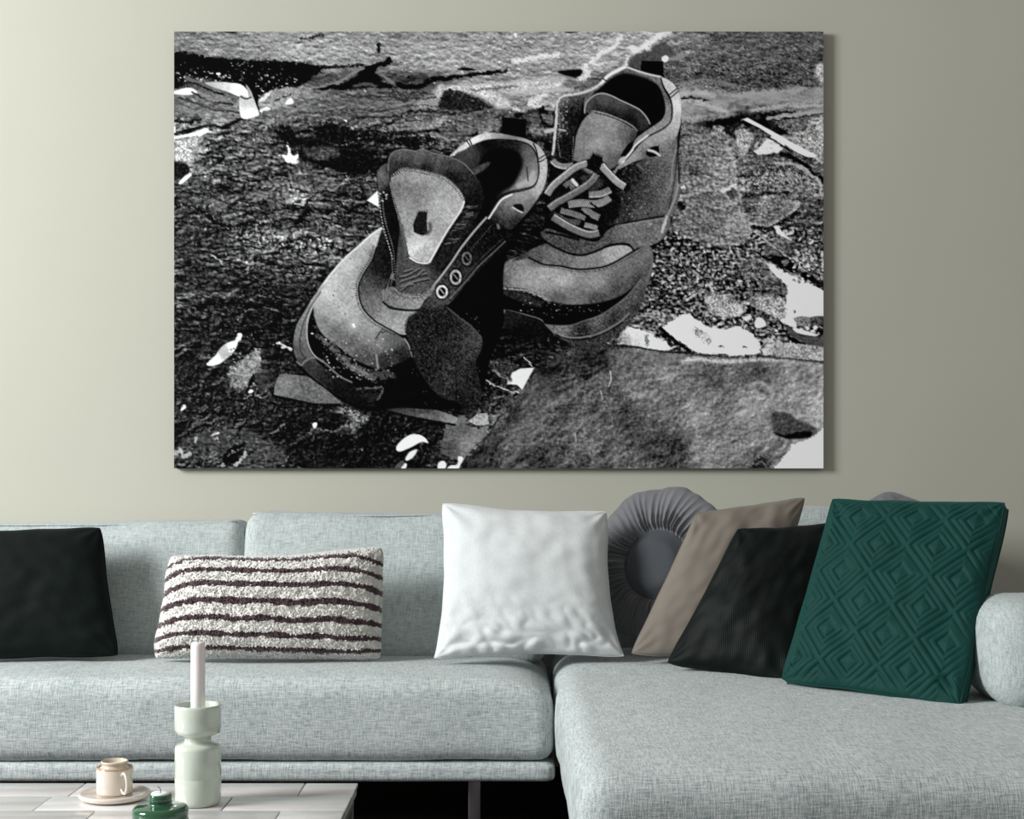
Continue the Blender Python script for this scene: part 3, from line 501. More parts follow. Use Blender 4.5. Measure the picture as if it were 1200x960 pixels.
    # collar
    fill([(527,183),(538,173),(547,166),(553,162),(567,156),(583,156),(600,159),(617,163),(630,170),(637,178),(641,188),(641,205),(638,218),(632,230),(623,243),(612,256),(600,268),(586,278),(570,285),(555,290),(562,268),(570,254),(577,243),(587,231),(600,225),(613,222),(625,218),(631,205),(631,188),(624,172),(610,165),(590,163),(572,164),(555,170),(540,180)],
         [(540,174,.7),(555,163,.85),(568,159,.72),(585,158,.5),(600,161,.42),(620,167,.6),(636,185,.66),(638,205,.66),(632,222,.62),(612,232,.55),(600,240,.46),(590,250,.3),(620,240,.36),(605,260,.14),(580,262,.1),(575,275,.04)], 1.1, fine, .07)
    fill([(533,184),(545,175),(560,167),(575,163),(598,164),(612,167),(623,173),(630,188),(631,205),(625,217),(612,221),(598,224),(586,230),(576,242),(569,254),(560,268),(550,280),(545,240),(556,205)], [(550,178,.25),(570,170,.06),(600,172,.1),(620,180,.36),(628,195,.45),(618,205,.36),(610,216,.5),(600,195,.01),(575,210,.01),(570,240,.01),(590,185,.01),(622,212,.7)], 1.5, fine, .05)
    fill([(565,185),(585,175),(605,178),(612,190),(608,205),(600,218),(585,226),(572,240),(560,255),(555,225)], .01, 5)
    stroke([(608,218),(615,214),(621,210),(625,202)], 5, .6, 3, rough=1.5); stroke([(617,195),(619,212)], 1.2, .1, 1); stroke([(625,168),(629,178),(631,192),(631,206),(626,218),(614,223),(600,226),(588,231),(578,243),(570,256)], 1.5, .04, 1)
    stroke([(600,228),(588,234),(580,245),(572,257),(566,262)], 1.8, .85, 1.3); stroke([(631,190),(636,188),(641,184)], 1.3, .05, .9); stroke([(630,187),(640,181)], 1.3, .05, .9); stroke([(547,165),(551,171)], 1.4, .05, .9); stroke([(550,163),(553,170)], 1.4, .05, .9)
    fill([(552,200),(560,195),(570,190),(575,191),(566,200),(556,205)], .25, 2.5, fine, .08)
    fill([(601,241),(606,239),(612,240),(614,247),(609,250),(603,246)], .08, 1.4); stroke([(601,243),(607,247),(612,249)], 2, .7, 1.1)
    # quarter with eyelets
    fill([(568,256),(580,262),(600,272),(592,290),(567,311),(547,332),(525,357),(512,352),(500,344),(510,330),(528,308),(540,289),(555,270)], [(575,270,.04),(585,280,.03),(540,320,.14),(530,340,.2),(515,347,.28),(560,300,.08)], 1.3, fine, .12)
    stroke([(570,255),(555,272),(540,291),(528,309),(511,331),(498,344)], 2.2, .6, 1.1); stroke([(577,263),(560,283),(546,300),(533,318),(520,332)], .9, .35, .8, dash=2.6); stroke([(592,283),(575,299),(560,313),(545,331),(527,350)], 1, .42, .9); stroke([(588,281),(570,297),(556,311),(541,329),(524,346)], .8, .35, .8, dash=2.6)
    for (x, y, rx, ry, v) in ((547, 303, 6, 8, .4), (534, 325, 7, 9, .6), (518, 342, 7, 8, .75)):
        pts = [(x+rx*math.cos(t*math.pi/5), y+ry*math.sin(t*math.pi/5)) for t in range(10)]
        fill([(x+(px-x)*1.25, y+(py-y)*1.25) for px, py in pts], .05, 1.2); fill(pts, v, 1.2, fine, .15); fill([(x+(px-x)*.62, y+(py-y)*.66) for px, py in pts], .04, 1.2); stroke([(x-2, y-3), (x+2, y+2)], 1.5, v*.8, 1)
    fill([(582,262),(585,264),(586,268),(583,268)], .4, 1.4)
    # toe cap
    fill([(449,267),(435,275),(422,287),(408,299),(398,309),(383,327),(373,341),(368,355),(368,368),(372,382),(380,394),(392,403),(404,412),(416,421),(430,428),(446,432),(464,427),(478,420),(483,413),(478,405),(473,397),(463,390),(450,383),(437,375),(425,362),(420,347),(420,333),(428,318),(436,305),(441,290),(450,282)],
         [(440,280,.66),(425,297,.6),(408,312,.66),(392,330,.66),(385,345,.7),(378,360,.55),(376,375,.42),(405,345,.56),(400,365,.6),(415,380,.58),(395,388,.36),(410,400,.32),(430,395,.5),(445,405,.42),(425,415,.24),(450,422,.14),(470,415,.12),(465,400,.32),(437,383,.5),(430,325,.4),(436,300,.4),(415,330,.55)], 1.2, fine*.7+mot*.5, .11)
    stroke([(447,267.5),(435,275),(422,287),(408,299),(398,309),(384,326),(374,340)], 2, .78, 1.5); stroke([(440,397),(448,386)], 1.3, .12, 1); stroke([(448,390),(453,387)], 1.5, .15, 1); stroke([(441,416),(443,432)], 2.2, .5, 1.6); dots(4, 413, 379, 416, 383, .8, .9, 1, 1.6, 93); dots(60, 375, 290, 440, 410, .15, .35, .3, .9, 94)
    # vamp
    fill([(441,290),(447,270),(450,273),(456,290),(459,310),(455,330),(447,345),(451,356),(459,360),(473,363),(489,364),(478,373),(475,382),(476,392),(463,390),(450,383),(437,375),(425,362),(420,347),(420,333),(428,318),(436,305)],
         [(425,335,.28),(430,350,.34),(445,330,.25),(442,310,.1),(450,300,.03),(452,320,.04),(440,362,.4),(455,372,.52),(468,380,.6),(480,368,.5),(445,290,.12),(462,365,.4),(470,387,.5)], 1.2, fine*.8+mot*.4, .12)
    stroke([(441,290),(436,305),(428,318),(421,333),(421,347),(426,362),(438,375),(451,383),(464,390),(474,397)], 1.6, .07, 1); stroke([(438,289),(433,304),(425,317),(418,332),(418,348),(423,363),(435,377),(449,385.5),(462,392.5)], 1.7, .12, .8, dash=2.8); stroke([(474,397),(479,405),(483,418)], 1.6, .55, 1.2)
    # left collar strip
    fill([(455,192),(447,195),(442,203),(443,218),(444,235),(446,253),(450,273),(457,293),(460,306),(462,325),(467,320),(467,296),(468,262),(460,230),(456,205)], [(447,203,.42),(446,215,.32),(452,200,.2),(448,240,.06),(455,225,.03),(458,260,.02),(464,300,.05),(448,260,.12)], 1.2, fine, .07)
    stroke([(443.5,225),(445,240),(447,255),(451,273),(457,292),(460,304)], 1.3, .65, .9, dash=3.6); stroke([(448,232),(450,252),(455,272),(461,293),(463,322)], 1.2, .45, .9, dash=3); dots(14, 443, 225, 454, 236, .5, .8, .5, 1.2, 95)
    stroke([(459,300),(460,318),(462,328)], 1.5, .45, 1, dash=3); stroke([(460,322),(457,332),(455,337)], 4, .4, 1.4); stroke([(458,328),(456,336)], 2, .05, 1)
    # tongue dark surround
    fill([(455,200),(456,186),(460,179),(467,176),(475,175),(487,177),(495,175),(507,179),(520,182),(533,186),(545,193),(555,203),(564,217),(567,235),(560,252),(548,272),(532,298),(520,315),(507,335),(498,345),(467,342),(464,320),(466,292),(468,262),(460,232)],
         [(470,183,.36),(490,185,.38),(512,190,.34),(535,196,.26),(550,208,.16),(530,208,.06),(500,198,.08),(475,194,.1),(460,196,.16),(555,235,.08),(545,260,.12),(530,285,.1),(515,310,.1),(470,320,.24),(490,330,.3),(480,312,.26),(500,322,.26)], 1.2, fine, .08)
    for i in range(64):
        r = rs(700+i); t = i/64; x = 462+t*95; y = 181+max(0, t-.35)**1.5*40; l = 6+6*r.rand(); dx = (.2+t*.5)
        stroke([(x, y), (x-dx*l*.6, y+l)], .9, .12+.2*r.rand(), 1, sm=False, a=.45)
    for i in range(40):
        r = rs(800+i); y = 240+r.rand()*45; x = 566-(y-240)*.6-r.rand()*24
        stroke([(x, y), (x-4-r.rand()*5, y+r.rand()*2)], .8, .3+.3*r.rand(), .9, sm=False, a=.7)
    stroke([(455,200),(456,186),(460,179),(467,176),(475,175),(487,177),(495,175),(507,179),(520,182),(533,186),(545,193),(555,204)], 1.2, .42, 1)
    # tongue patch
    fill([(458,214),(459,207),(465,202),(473,198),(487,199),(500,202),(517,206),(528,213),(538,223),(544,234),(542,243),(533,257),(523,272),(513,291),(508,300),(502,307),(490,306),(480,300),(477,288),(473,273),(468,253),(462,232)],
         [(470,208,.48),(490,207,.56),(515,215,.55),(530,228,.58),(538,240,.62),(480,225,.42),(465,218,.36),(495,225,.46),(515,240,.64),(475,245,.48),(485,240,.44),(505,252,.56),(525,255,.6),(515,262,.5),(478,268,.5),(508,275,.52),(490,283,.68),(482,292,.72),(505,288,.64),(495,300,.6)], 1, fine*.8+mot*.5, .12)
    stroke([(460,207),(465,203.5),(473,200),(487,201),(500,204),(516,208),(527,215),(536,224),(542,234)], 1.6, .12, .9, dash=3); stroke([(459,206),(465,201),(473,197),(487,198),(500,201),(517,205),(528,212),(538,222),(545,234)], 1.1, .5, .8, dash=2.6)
    stroke([(544,236),(541,245),(532,259),(522,274),(512,292),(507,301),(502,308),(490,307.5),(480,302)], 1.6, .85, 1); stroke([(547,237),(543,248),(534,262),(524,277),(514,295),(508,304)], 1.4, .03, 1)
    stroke([(457,214),(461,233),(467,255),(472,275),(475,290),(475,300)], 1.3, .55, .9, dash=2.8); stroke([(470,262),(474,285),(474,300)], 4, .3, 2, rough=1.5, a=.7)
    fill([(491,247),(501,247),(500,260),(501,273),(495,277),(485,272),(484,263),(488,253)], .07, 1, fine, .06, sm=False); stroke([(504,262),(504,270),(500,274)], 4, .2, 3, a=.7); stroke([(491,247),(501,248)], 1.2, .6, .8, dash=2.4); stroke([(487,274),(498,277)], 1.2, .6, .8, dash=2.4)
    for i in range(9): stroke([(487+i*.1, 250+i*2.7), (500, 251+i*2.7)], .8, .22, .8, a=.6)
    for p in ([(469,330),(480,326),(500,320)], [(469,324),(478,322),(492,314)], [(470,336),(485,330),(503,326)], [(474,318),(484,315)], [(490,322),(497,316)], [(470,340),(478,334),(484,333)]):
        stroke(p, 1.2, .45, 1.2); stroke([(x, y+2) for x, y in p], 1.2, .05, 1)
    # eyestay
    fill([(447,342),(453,338),(462,336),(467,343),(480,346),(492,346),(500,341),(510,335),(505,345),(497,353),(490,362),(472,362),(458,359),(450,355)], [(455,348,.4),(475,354,.46),(490,355,.5),(462,340,.35),(500,345,.4)], 1.1, fine, .12)
    stroke([(449,354),(458,361),(473,363.5),(489,364)], 2, .03, 1.2); stroke([(463,341),(468,346),(480,349),(492,349),(500,343)], 1.2, .12, .8, dash=2.6); stroke([(463,338),(468,343),(480,345.5),(492,345)], 1.1, .65, .8, dash=2.6)
    # sole rim and torn welt
    fill([(380,333),(367,348),(357,365),(348,380),(344,397),(344,410),(347,420),(354,430),(366,442),(383,455),(400,466),(430,480),(440,476),(436,462),(420,455),(398,444),(383,433),(372,424),(364,412),(360,398),(360,385),(362,373),(367,360),(374,346)],
         [(372,350,.55),(360,372,.46),(352,390,.4),(350,410,.3),(358,395,.36),(360,425,.16),(385,442,.12),(400,455,.07),(430,470,.05),(362,415,.34)], 1.1, fine, .07)
    stroke([(373,347),(366,360),(361,374),(359.5,388),(361,402),(367,415),(378,424)], 1.4, .62, 1); stroke([(376,342),(364,360),(356,378),(352,395),(352,410),(358,421)], 1, .14, 1); stroke([(348,424),(353,428),(357,424),(366,419),(376,422),(386,430),(398,441),(412,448)], 2, .42, 1.6)
    stroke([(418,456),(428,455),(440,455),(448,454),(447,462),(442,468)], 2, .36, 1.6, rough=1.5); fill([(420,458),(440,457),(444,464),(436,472),(424,468)], .1, 2, fine, .1)
    for (x, y, r_, v) in ((372,372,3,.5),(374,384,3,.4),(376,396,3.5,.4),(385,404,4,.42),(392,411,4,.4),(402,420,5,.4),(410,428,5,.42),(420,434,6,.46),(432,440,6,.42),(445,440,6,.3),(455,438,5,.32)):
        stroke([(x-r_, y-r_*.5), (x+r_, y+r_*.5)], r_*1.1, v, 3, rough=4, a=.8)
    dots(120, 378, 396, 460, 446, .3, .75, .4, 1.2, 96); dots(1, 365, 390, 366, 391, .9, .9, 1.4, 1.4, 97)
    # hanging suede flap
    fill([(507,347),(517,352),(525,360),(538,371),(553,382),(565,396),(564,410),(558,423),(560,437),(565,462),(560,475),(550,487),(543,484),(538,473),(517,466),(503,453),(490,433),(483,418),(480,404),(475,390),(475,378),(482,370),(490,364),(498,353)],
         [(507,352,.24),(500,370,.1),(485,385,.1),(520,380,.08),(540,395,.16),(553,400,.24),(510,410,.12),(500,430,.1),(530,440,.17),(555,450,.12),(545,475,.1)], 1.5, fine, .13, rough=1)
    stroke([(525,361),(538,372),(553,383),(564,396)], 1.5, .3, 1.5, rough=1); stroke([(475,384),(478,372),(488,366)], 1.4, .35, 1.3, rough=1); dots(160, 480, 365, 562, 475, .25, .45, .3, .7, 98); stroke([(534,420),(535,470)], 1, .03, 1)
    # film-like contrast
    img[:] = np.clip(img, 0, 1)
    img[:] = img + .16*(img-.42)
    img += fine*.02 + np.where((Y > 425) & (X > 560+(549-Y)*.8) & (img < .8), np.clip(-E2*.04-E4*.03, -.1, .16), 0)
    sl = (Y > 430) & (X > 560+(549-Y)*.8) & (img < .8); img += sl*(fbm(40,22,180,4,-25)*.10)
    return np.clip(img, .008, .95)
# ================= materials =================
wm = M('sage_wall_paint', (182, 181, 168), .92, .15)
wm.color(wm.mix(wm.noise(1.3, 2), (180, 179, 166), (187, 186, 173))); wm.bump(wm.noise(260, 3), .08, .001)
FABRIC = weave('blue_grey_linen', (134, 146, 147), (183, 191, 190), (214, 219, 217), st=.65)
FABRIC2 = weave('blue_grey_linen_back', (142, 153, 152), (177, 186, 185), (198, 205, 203), st=.4)
METAL = M('brushed_grey_metal', (118, 114, 118), .35, .5); METAL.b.inputs['Metallic'].default_value = .8; METAL = METAL.m
fm = M('dark_walnut_floor', (40, 30, 28), .5, .3); fm.color(fm.ramp(fm.noise(1, 5, fm.mapped((1.5, 40, 1))), [(.3, (24, 17, 15)), (.7, (52, 38, 34))]))
# ================= the room =================
WY = 4.75
def struct(name, me, mat): return tag(link(name, me, mat), kind='structure')
struct('wall_back', box(-4.2, 4.2, WY, WY+.15, 0, 3.1, 0), wm.m)
struct('floor', box(-4.2, 4.2, -.6, WY+.15, -.1, 0, 0), fm.m)
struct('baseboard_back', box(-4.2, 4.2, WY-.015, WY, 0, .08, .003), M('baseboard_paint', (170, 168, 152), .6).m)
# ================= the picture on the wall =================
DF = WY-.027
p0 = at(204, 549, DF); p1 = at(965, 37, DF)
pic = empty('wall_print', ((p0.x+p1.x)/2, DF, p0.z), 'large black-and-white photo print of worn hiking shoes hung on the wall above the sofa', 'picture')
link('panel', recentre(box(p0.x, p1.x, DF+.001, WY-.001, p0.z, p1.z, .0006, 1), pic.location) if 0 else box(p0.x-pic.location.x, p1.x-pic.location.x, .001, WY-.001-DF, 0, p1.z-p0.z, .0006, 1), M('black_panel_edge', (30, 30, 30), .6).m, pic)
g = paint_print()
nx, ny = PW, PH
gx = np.linspace(p0.x-pic.location.x, p1.x-pic.location.x, nx, dtype=np.float32); gz = np.linspace(p1.z-p0.z, 0, ny, dtype=np.float32)
co = np.zeros((ny, nx, 3), np.float32); co[..., 0] = gx[None, :]; co[..., 2] = gz[:, None]
pm = bpy.data.meshes.new('print'); nf = (nx-1)*(ny-1)
pm.vertices.add(nx*ny); pm.vertices.foreach_set('co', co.ravel())
ii = np.arange(ny*nx).reshape(ny, nx); q = np.stack([ii[:-1, :-1], ii[1:, :-1], ii[1:, 1:], ii[:-1, 1:]], -1).reshape(-1, 4).astype(np.int32)
pm.loops.add(nf*4); pm.loops.foreach_set('vertex_index', q.ravel()); pm.polygons.add(nf)
pm.polygons.foreach_set('loop_start', np.arange(0, nf*4, 4, dtype=np.int32)); pm.update(calc_edges=True); pm.validate()
ca = pm.color_attributes.new('ink', 'FLOAT_COLOR', 'POINT'); gl = np.where(g <= .04045, g/12.92, ((g+.055)/1.055)**2.4).astype(np.float32)
c4 = np.ones((ny*nx, 4), np.float32); c4[:, :3] = np.clip(1.24*gl.ravel()[:, None]**.97, 0, .92); ca.data.foreach_set('color', c4.ravel())
im = M('printed_ink', (128, 128, 128), .75, .04); vc = im.n.new('ShaderNodeVertexColor'); vc.layer_name = 'ink'; im.color(vc.outputs[0])
link('photo_print', pm, im.m, pic)
# ================= soft shapes =================
def soft_box(x0, x1, y0, y1, z0, z1, r, crown=0, n=36, wob=.004, seed=0, side=0, fn=None):
    """a stuffed block: rounded box with a crowned top and slightly bulging sides"""
    dims = ((x0, x1), (y0, y1), (z0, z1)); v, f, idx = [], [], {}
    def ax(a, b, m): # denser near the ends
        t = np.linspace(0, 1, m+1); t = t-.11*np.sin(4*np.pi*t)/2*.9; return a+(b-a)*t
    A = [ax(a, b, n if (b-a) > .5 else 18) for a, b in dims]
    c = [(a+b)/2 for a, b in dims]; h = [(b-a)/2 for a, b in dims]
    def vert(p):
        k = tuple(round(q, 5) for q in p)
        if k in idx: return idx[k]
        inner = [max(dims[i][0]+r, min(dims[i][1]-r, p[i])) for i in range(3)]
        d = Vector([p[i]-inner[i] for i in range(3)])
        # push cube corner points onto the rounded corner
        if d.length > 1e-9:
            m = max(abs(q) for q in d); d = d.normalized()*r*(m/r)
        P = Vector(inner)+d; u, t, s = [(P[i]-c[i])/h[i] for i in range(3)]
        P.z += crown*(1-min(1, abs(u))**4)*(1-min(1, abs(t))**4)*max(0, s)
        P.y += (-1 if t < 0 else 1)*side*(1-u**4)*(1-s*s)*abs(t); P.x += (-1 if u < 0 else 1)*side*(1-t**4)*(1-s*s)*abs(u)
        w = mnoise.noise(P*5+Vector((seed, 0, 0)))*wob+mnoise.noise(P*14+Vector((seed, 5, 0)))*wob*.35
        P += d.normalized()*w if d.length > 1e-9 else Vector((0, 0, w))
        if fn: P = fn(P, u, t, s)
        idx[k] = len(v); v.append(P); return idx[k]
    for a in range(3):
        b, e = (a+1) % 3, (a+2) % 3
        for sgn in (0, 1):
            for i in range(len(A[b])-1):
                for j in range(len(A[e])-1):
                    q = []
                    for di, dj in ((0, 0), (1, 0), (1, 1), (0, 1)):
                        p = [0, 0, 0]; p[a] = dims[a][sgn]; p[b] = A[b][i+di]; p[e] = A[e][j+dj]; q.append(vert(p))
                    f.append(q if sgn else q[::-1])
    return mesh(v, f)
def pillow(c4, thick, n=60, pinch=.05, seed=0, wr=.004, relief=None, boxy=2.2, nback=None, gusset=0, wrb=0, edge=None, droop=0, rnd_=.035):
    """a cushion spanned between four corners TL TR BR BL; returns front+back as one closed mesh"""
    TL, TR, BR, BL = c4; nrm = ((TR-TL)+(BR-BL)).cross((TL-BL)+(TR-BR)).normalized()
    if nrm.y > 0: nrm = -nrm
    W = ((TR-TL).length+(BR-BL).length)/2; H = ((TL-BL).length+(TR-BR).length)/2
    v, f = [], []; ids = {}
    def P(i, j, sgn):
        u = i/n*2-1; t = j/n*2-1
        uu = math.copysign(1-(1-abs(u))**1.25, u); tt = math.copysign(1-(1-abs(t))**1.25, t)
        eu, et = 1-uu*uu, 1-tt*tt
        # edges are pulled in between the corners; corners stay out
        a = uu*(1-pinch*et*1.0*(abs(uu)**3)); b = tt*(1-pinch*eu*(abs(tt)**3))
        if edge: a, b = edge(a, b, uu, tt)
        q_ = rnd_*(abs(uu)*abs(tt))**7; a *= 1-q_; b *= 1-q_
        a += .012*mnoise.noise(Vector((tt*2.5, seed, 1)))*abs(uu); b += .012*mnoise.noise(Vector((uu*2.5, seed, 4)))*abs(tt)
        top = TL.lerp(TR, (a+1)/2); bot = BL.lerp(BR, (a+1)/2); p = bot.lerp(top, (b+1)/2)
        prof = (max(0, 1-abs(uu)**boxy)*max(0, 1-abs(tt)**boxy))**.5
        d = thick/2*prof
        wn = wr*(mnoise.noise(Vector((uu*2.2, tt*2.2, seed)))*1.2+mnoise.noise(Vector((uu*5, tt*5, seed+3)))*.7)
        if wrb and sgn > 0:
            k = max(0, -tt)**2; wn += wrb*k*(abs(mnoise.noise(Vector((uu*6+tt*3, tt*5-uu*1.5, seed+7))))-.25)*2.2
        # gathers running in from the corners
        cr = (1-min(1, math.hypot(1-abs(uu), 1-abs(tt))/.55)); 
        if cr > 0: wn += wr*.9*cr*math.sin(math.atan2(1-abs(tt), 1-abs(uu)+1e-6)*9+seed)
        d += wn*min(1, prof*2.2)
        if sgn > 0 and relief: d += relief(uu, tt, W, H)*min(1, (1-abs(uu))/.15)*min(1, (1-abs(tt))/.12)
        g = gusset/2
        return p+nrm*(sgn*(d+g))+Vector((0, 0, -droop*prof))
    for sgn in (1, -1):
        for j in range(n+1):
            for i in range(n+1):
                rimv = i in (0, n) or j in (0, n)
                if rimv and sgn < 0 and not gusset: ids[(i, j, sgn)] = ids[(i, j, 1)]; continue
                ids[(i, j, sgn)] = len(v); v.append(P(i, j, sgn))
        for j in range(n):
            for i in range(n):
                q = [ids[(i, j, sgn)], ids[(i+1, j, sgn)], ids[(i+1, j+1, sgn)], ids[(i, j+1, sgn)]]
                f.append(q if sgn > 0 else q[::-1])
    loop = [(i, 0) for i in range(n)]+[(n, j) for j in range(n)]+[(i, n) for i in range(n, 0, -1)]+[(0, j) for j in range(n, 0, -1)]
    if gusset:
        for a, b in zip(loop, loop[1:]+loop[:1]): f.append([ids[(*b, 1)], ids[(*a, 1)], ids[(*a, -1)], ids[(*b, -1)]])
    me = mesh(v, f); rimpts = [v[ids[(*a, 1)]] for a in loop]; back = [v[ids[(*a, -1)]] for a in loop]
    return me, rimpts, back, nrm
def bbox_base(me):
    xs = [v.co for v in me.vertices]; return Vector(((min(p.x for p in xs)+max(p.x for p in xs))/2, (min(p.y for p in xs)+max(p.y for p in xs))/2, min(p.z for p in xs)))
# ================= the corner sofa =================
sofa = empty('corner_sofa', (0, 4.3, 0), 'blue-grey linen corner sofa with a chaise on its right, standing under the wall print', 'sofa')
SO = sofa.location
def spart(name, me, mat, parent=None): 
    o = link(name, me, mat, parent or sofa); me.transform(Matrix.Translation(-SO)); return o
def seat_fn(P, u, t, s):
    # right end sags a little towards the gap beside the chaise
    if u > .88: P.z -= .032*((u-.88)/.12)**2*max(0, s); P.x -= .012*max(0, s)**2
    return P
seat = spart('seat_cushion', soft_box(-2.2, .110, 3.83, 4.5, .202, .420, .042, crown=.012, n=60, wob=.004, side=.003, fn=seat_fn), FABRIC)
chaise = spart('seat_cushion', soft_box(.124, 1.52, 2.64, 4.5, .188, .424, .055, crown=.016, n=60, wob=.006, seed=4, side=.008), FABRIC)
tag(chaise, 'long chaise cushion reaching towards the viewer')
spart('base_frame', soft_box(-2.2, .114, 3.835, 4.62, .148, .199, .018, n=40, wob=.001), FABRIC)
spart('chaise_base', soft_box(.16, 1.5, 2.70, 4.62, .135, .195, .018, n=30, wob=.001), FABRIC)
spart('back_frame', soft_box(-2.2, 1.38, 4.56, 4.70, .16, .775, .03, n=50, wob=.003, seed=9), FABRIC2)
def lean(k, z0=.42, sag=0):
    def fn(P, u, t, s):
        P.y += (P.z-z0)*k; P.z -= sag*(1-u*u)*max(0, s)
        return P
    return fn
def back_cushion(x0, x1, z1, seed, sag=0):
    y0 = 4.245
    o = spart('back_cushion', soft_box(x0, x1, y0, y0+.20, .40, z1, .045, n=44, wob=.009, seed=seed, side=.02, fn=lean(.22, sag=sag)), FABRIC2)
    r = []
    for k in range(41):
        x = x0+.02+(x1-x0-.04)*k/40; u = (x-(x0+x1)/2)/((x1-x0)/2); r.append((x, y0+.03+(z1-.42)*.22-.008*(1-u*u), z1-.004-sag*(1-u*u)+.003*mnoise.noise(Vector((x*6, seed, 0)))))
    pp = tube(r, .0028, 6); spart('piping', pp, FABRIC2, o)
    return o
back_cushion(-2.1, -.806, .822, 1, .012)
back_cushion(-.800, .10, .845, 2, .006)
back_cushion(.42, 1.34, .850, 3, -.004)
def arm_fn(P, u, t, s):
    P.x += .45*(P.y-3.25)*max(0, -u); P.y -= .10*(P.x-1.1); return P
arm = spart('armrest', soft_box(1.098, 1.70, 3.25, 3.55, .428, .684, .075, n=30, wob=.003, seed=11, side=.012), FABRIC2)
for x, y in ((-.101, 3.92), (-1.95, 3.92), (-.101, 4.5), (1.38, 2.92), (.35, 2.92), (1.38, 4.45)):
    lg = box(x-.0165, x+.0165, y-.022, y+.022, 0, .15, .002); spart('leg', lg, METAL)
# ================= throw cushions =================
def throw(name, me, mat, label, cat='cushion', group='throw cushions on the sofa'):
    b = bbox_base(me); me.transform(Matrix.Translation(-b)); o = link(name, me, mat); o.location = b; tag(o, label, cat, group); return o, b
def child(name, me, mat, o, b): me.transform(Matrix.Translation(-b)); return link(name, me, mat, o)
def vel(name, c, c2, wale=0, sheen=.5, rough=.75, tint=(1, 1, 1)):
    m = M(name, c, rough, .15, sheen, sheen_tint=tint); m.color(m.mix(m.ramp(m.noise(5, 3), [(.35, 0.0), (.7, 1.0)]), c, c2)); m.bump(m.noise(900, 2), .15, .001)
    if wale:
        wv = m.n.new('ShaderNodeTexWave'); wv.inputs['Scale'].default_value = wale; wv.inputs['Distortion'].default_value = .25; wv.bands_direction = 'X'; m.l.new(m.tc.outputs['Object'], wv.inputs[0]); m.bump(wv.outputs[1], .25, .0012)
    return m.m
# dark corduroy, left
me, rim, bk, nr = pillow([at(-75, 622, 4.16), at(120, 617, 4.20), at(141, 770, 4.09), at(-80, 776, 4.06)], .15, 60, .035, 1, .006)
CORD = vel('bottle_green_corduroy', (4, 11, 9), (10, 21, 17), 60, .03)
o, b = throw('corduroy_cushion', me, CORD, 'dark bottle-green corduroy cushion at the far left end of the sofa')
child('seam', tube(rim, .0022, 5, True), CORD, o, b)
# shaggy striped lumbar cushion
LC = [at(199, 655, 4.16), at(449, 645, 4.16), at(446, 771, 4.09), at(180, 770, 4.08)]
def shag_relief(u, t, W, H):
    p = Vector((u*W*.5, t*H*.5, 0)); return .0035*abs(mnoise.noise(p*120))+.003*mnoise.noise(p*60)+.002
def shag_edge(a, b, u, t):
    return a, b - .07*(1-u*u)*max(0, t)*.0 + (-.05*math.cos(u*2.6)*max(0, t))
me, rim, bk, nr = pillow(LC, .135, 150, .02, 7, .005, relief=shag_relief, edge=shag_edge)
# stripe factor from where a point lies between the cushion's lower and upper edge
STR = [.10, .235, .375, .515, .655, .79, .93]
def stripe_at(u, t):   # u,t in 0..1
    off = .02*math.sin(u*5+1)+.012*mnoise.noise(Vector((u*9, t*3, 2)))-.085*(1-min(1, u/.26))**2*(.35+t)-.15*max(0, (u-.76)/.24)**1.6*(t-.02)
    for s_ in STR:
        if abs(t-s_-off) < .0235+.012*mnoise.noise(Vector((u*26, s_*40, 0))): return 1
    return 0
att = me.color_attributes.new('yarn', 'FLOAT_COLOR', 'POINT'); n = 150; N1 = (n+1)**2
WHITE_Y, DARK_Y = lin((250, 246, 238)), lin((84, 66, 70))
buf = np.ones((len(me.vertices), 4), np.float32)
for k in range(min(N1, len(me.vertices))):
    i, j = k % (n+1), k//(n+1); c = DARK_Y if stripe_at(i/n, j/n) else WHITE_Y; buf[k, :3] = c
buf[N1:, :3] = WHITE_Y; att.data.foreach_set('color', buf.ravel())
ym = M('wool_yarn', (230, 222, 208), .95, .1, .5); ym.b.inputs['Subsurface Weight'].default_value = .35; ym.b.inputs['Subsurface Radius'].default_value = (.01, .01, .01); ym.b.inputs['Subsurface Scale'].default_value = 1.0; vc = ym.n.new('ShaderNodeVertexColor'); vc.layer_name = 'yarn'; ym.color(vc.outputs[0]); ym.bump(ym.noise(420, 3), .3, .002)
front = [v.co.copy() for v in me.vertices][:N1]
rnd = random.Random(3); tv, tf, tc, tn = [], [], [], []
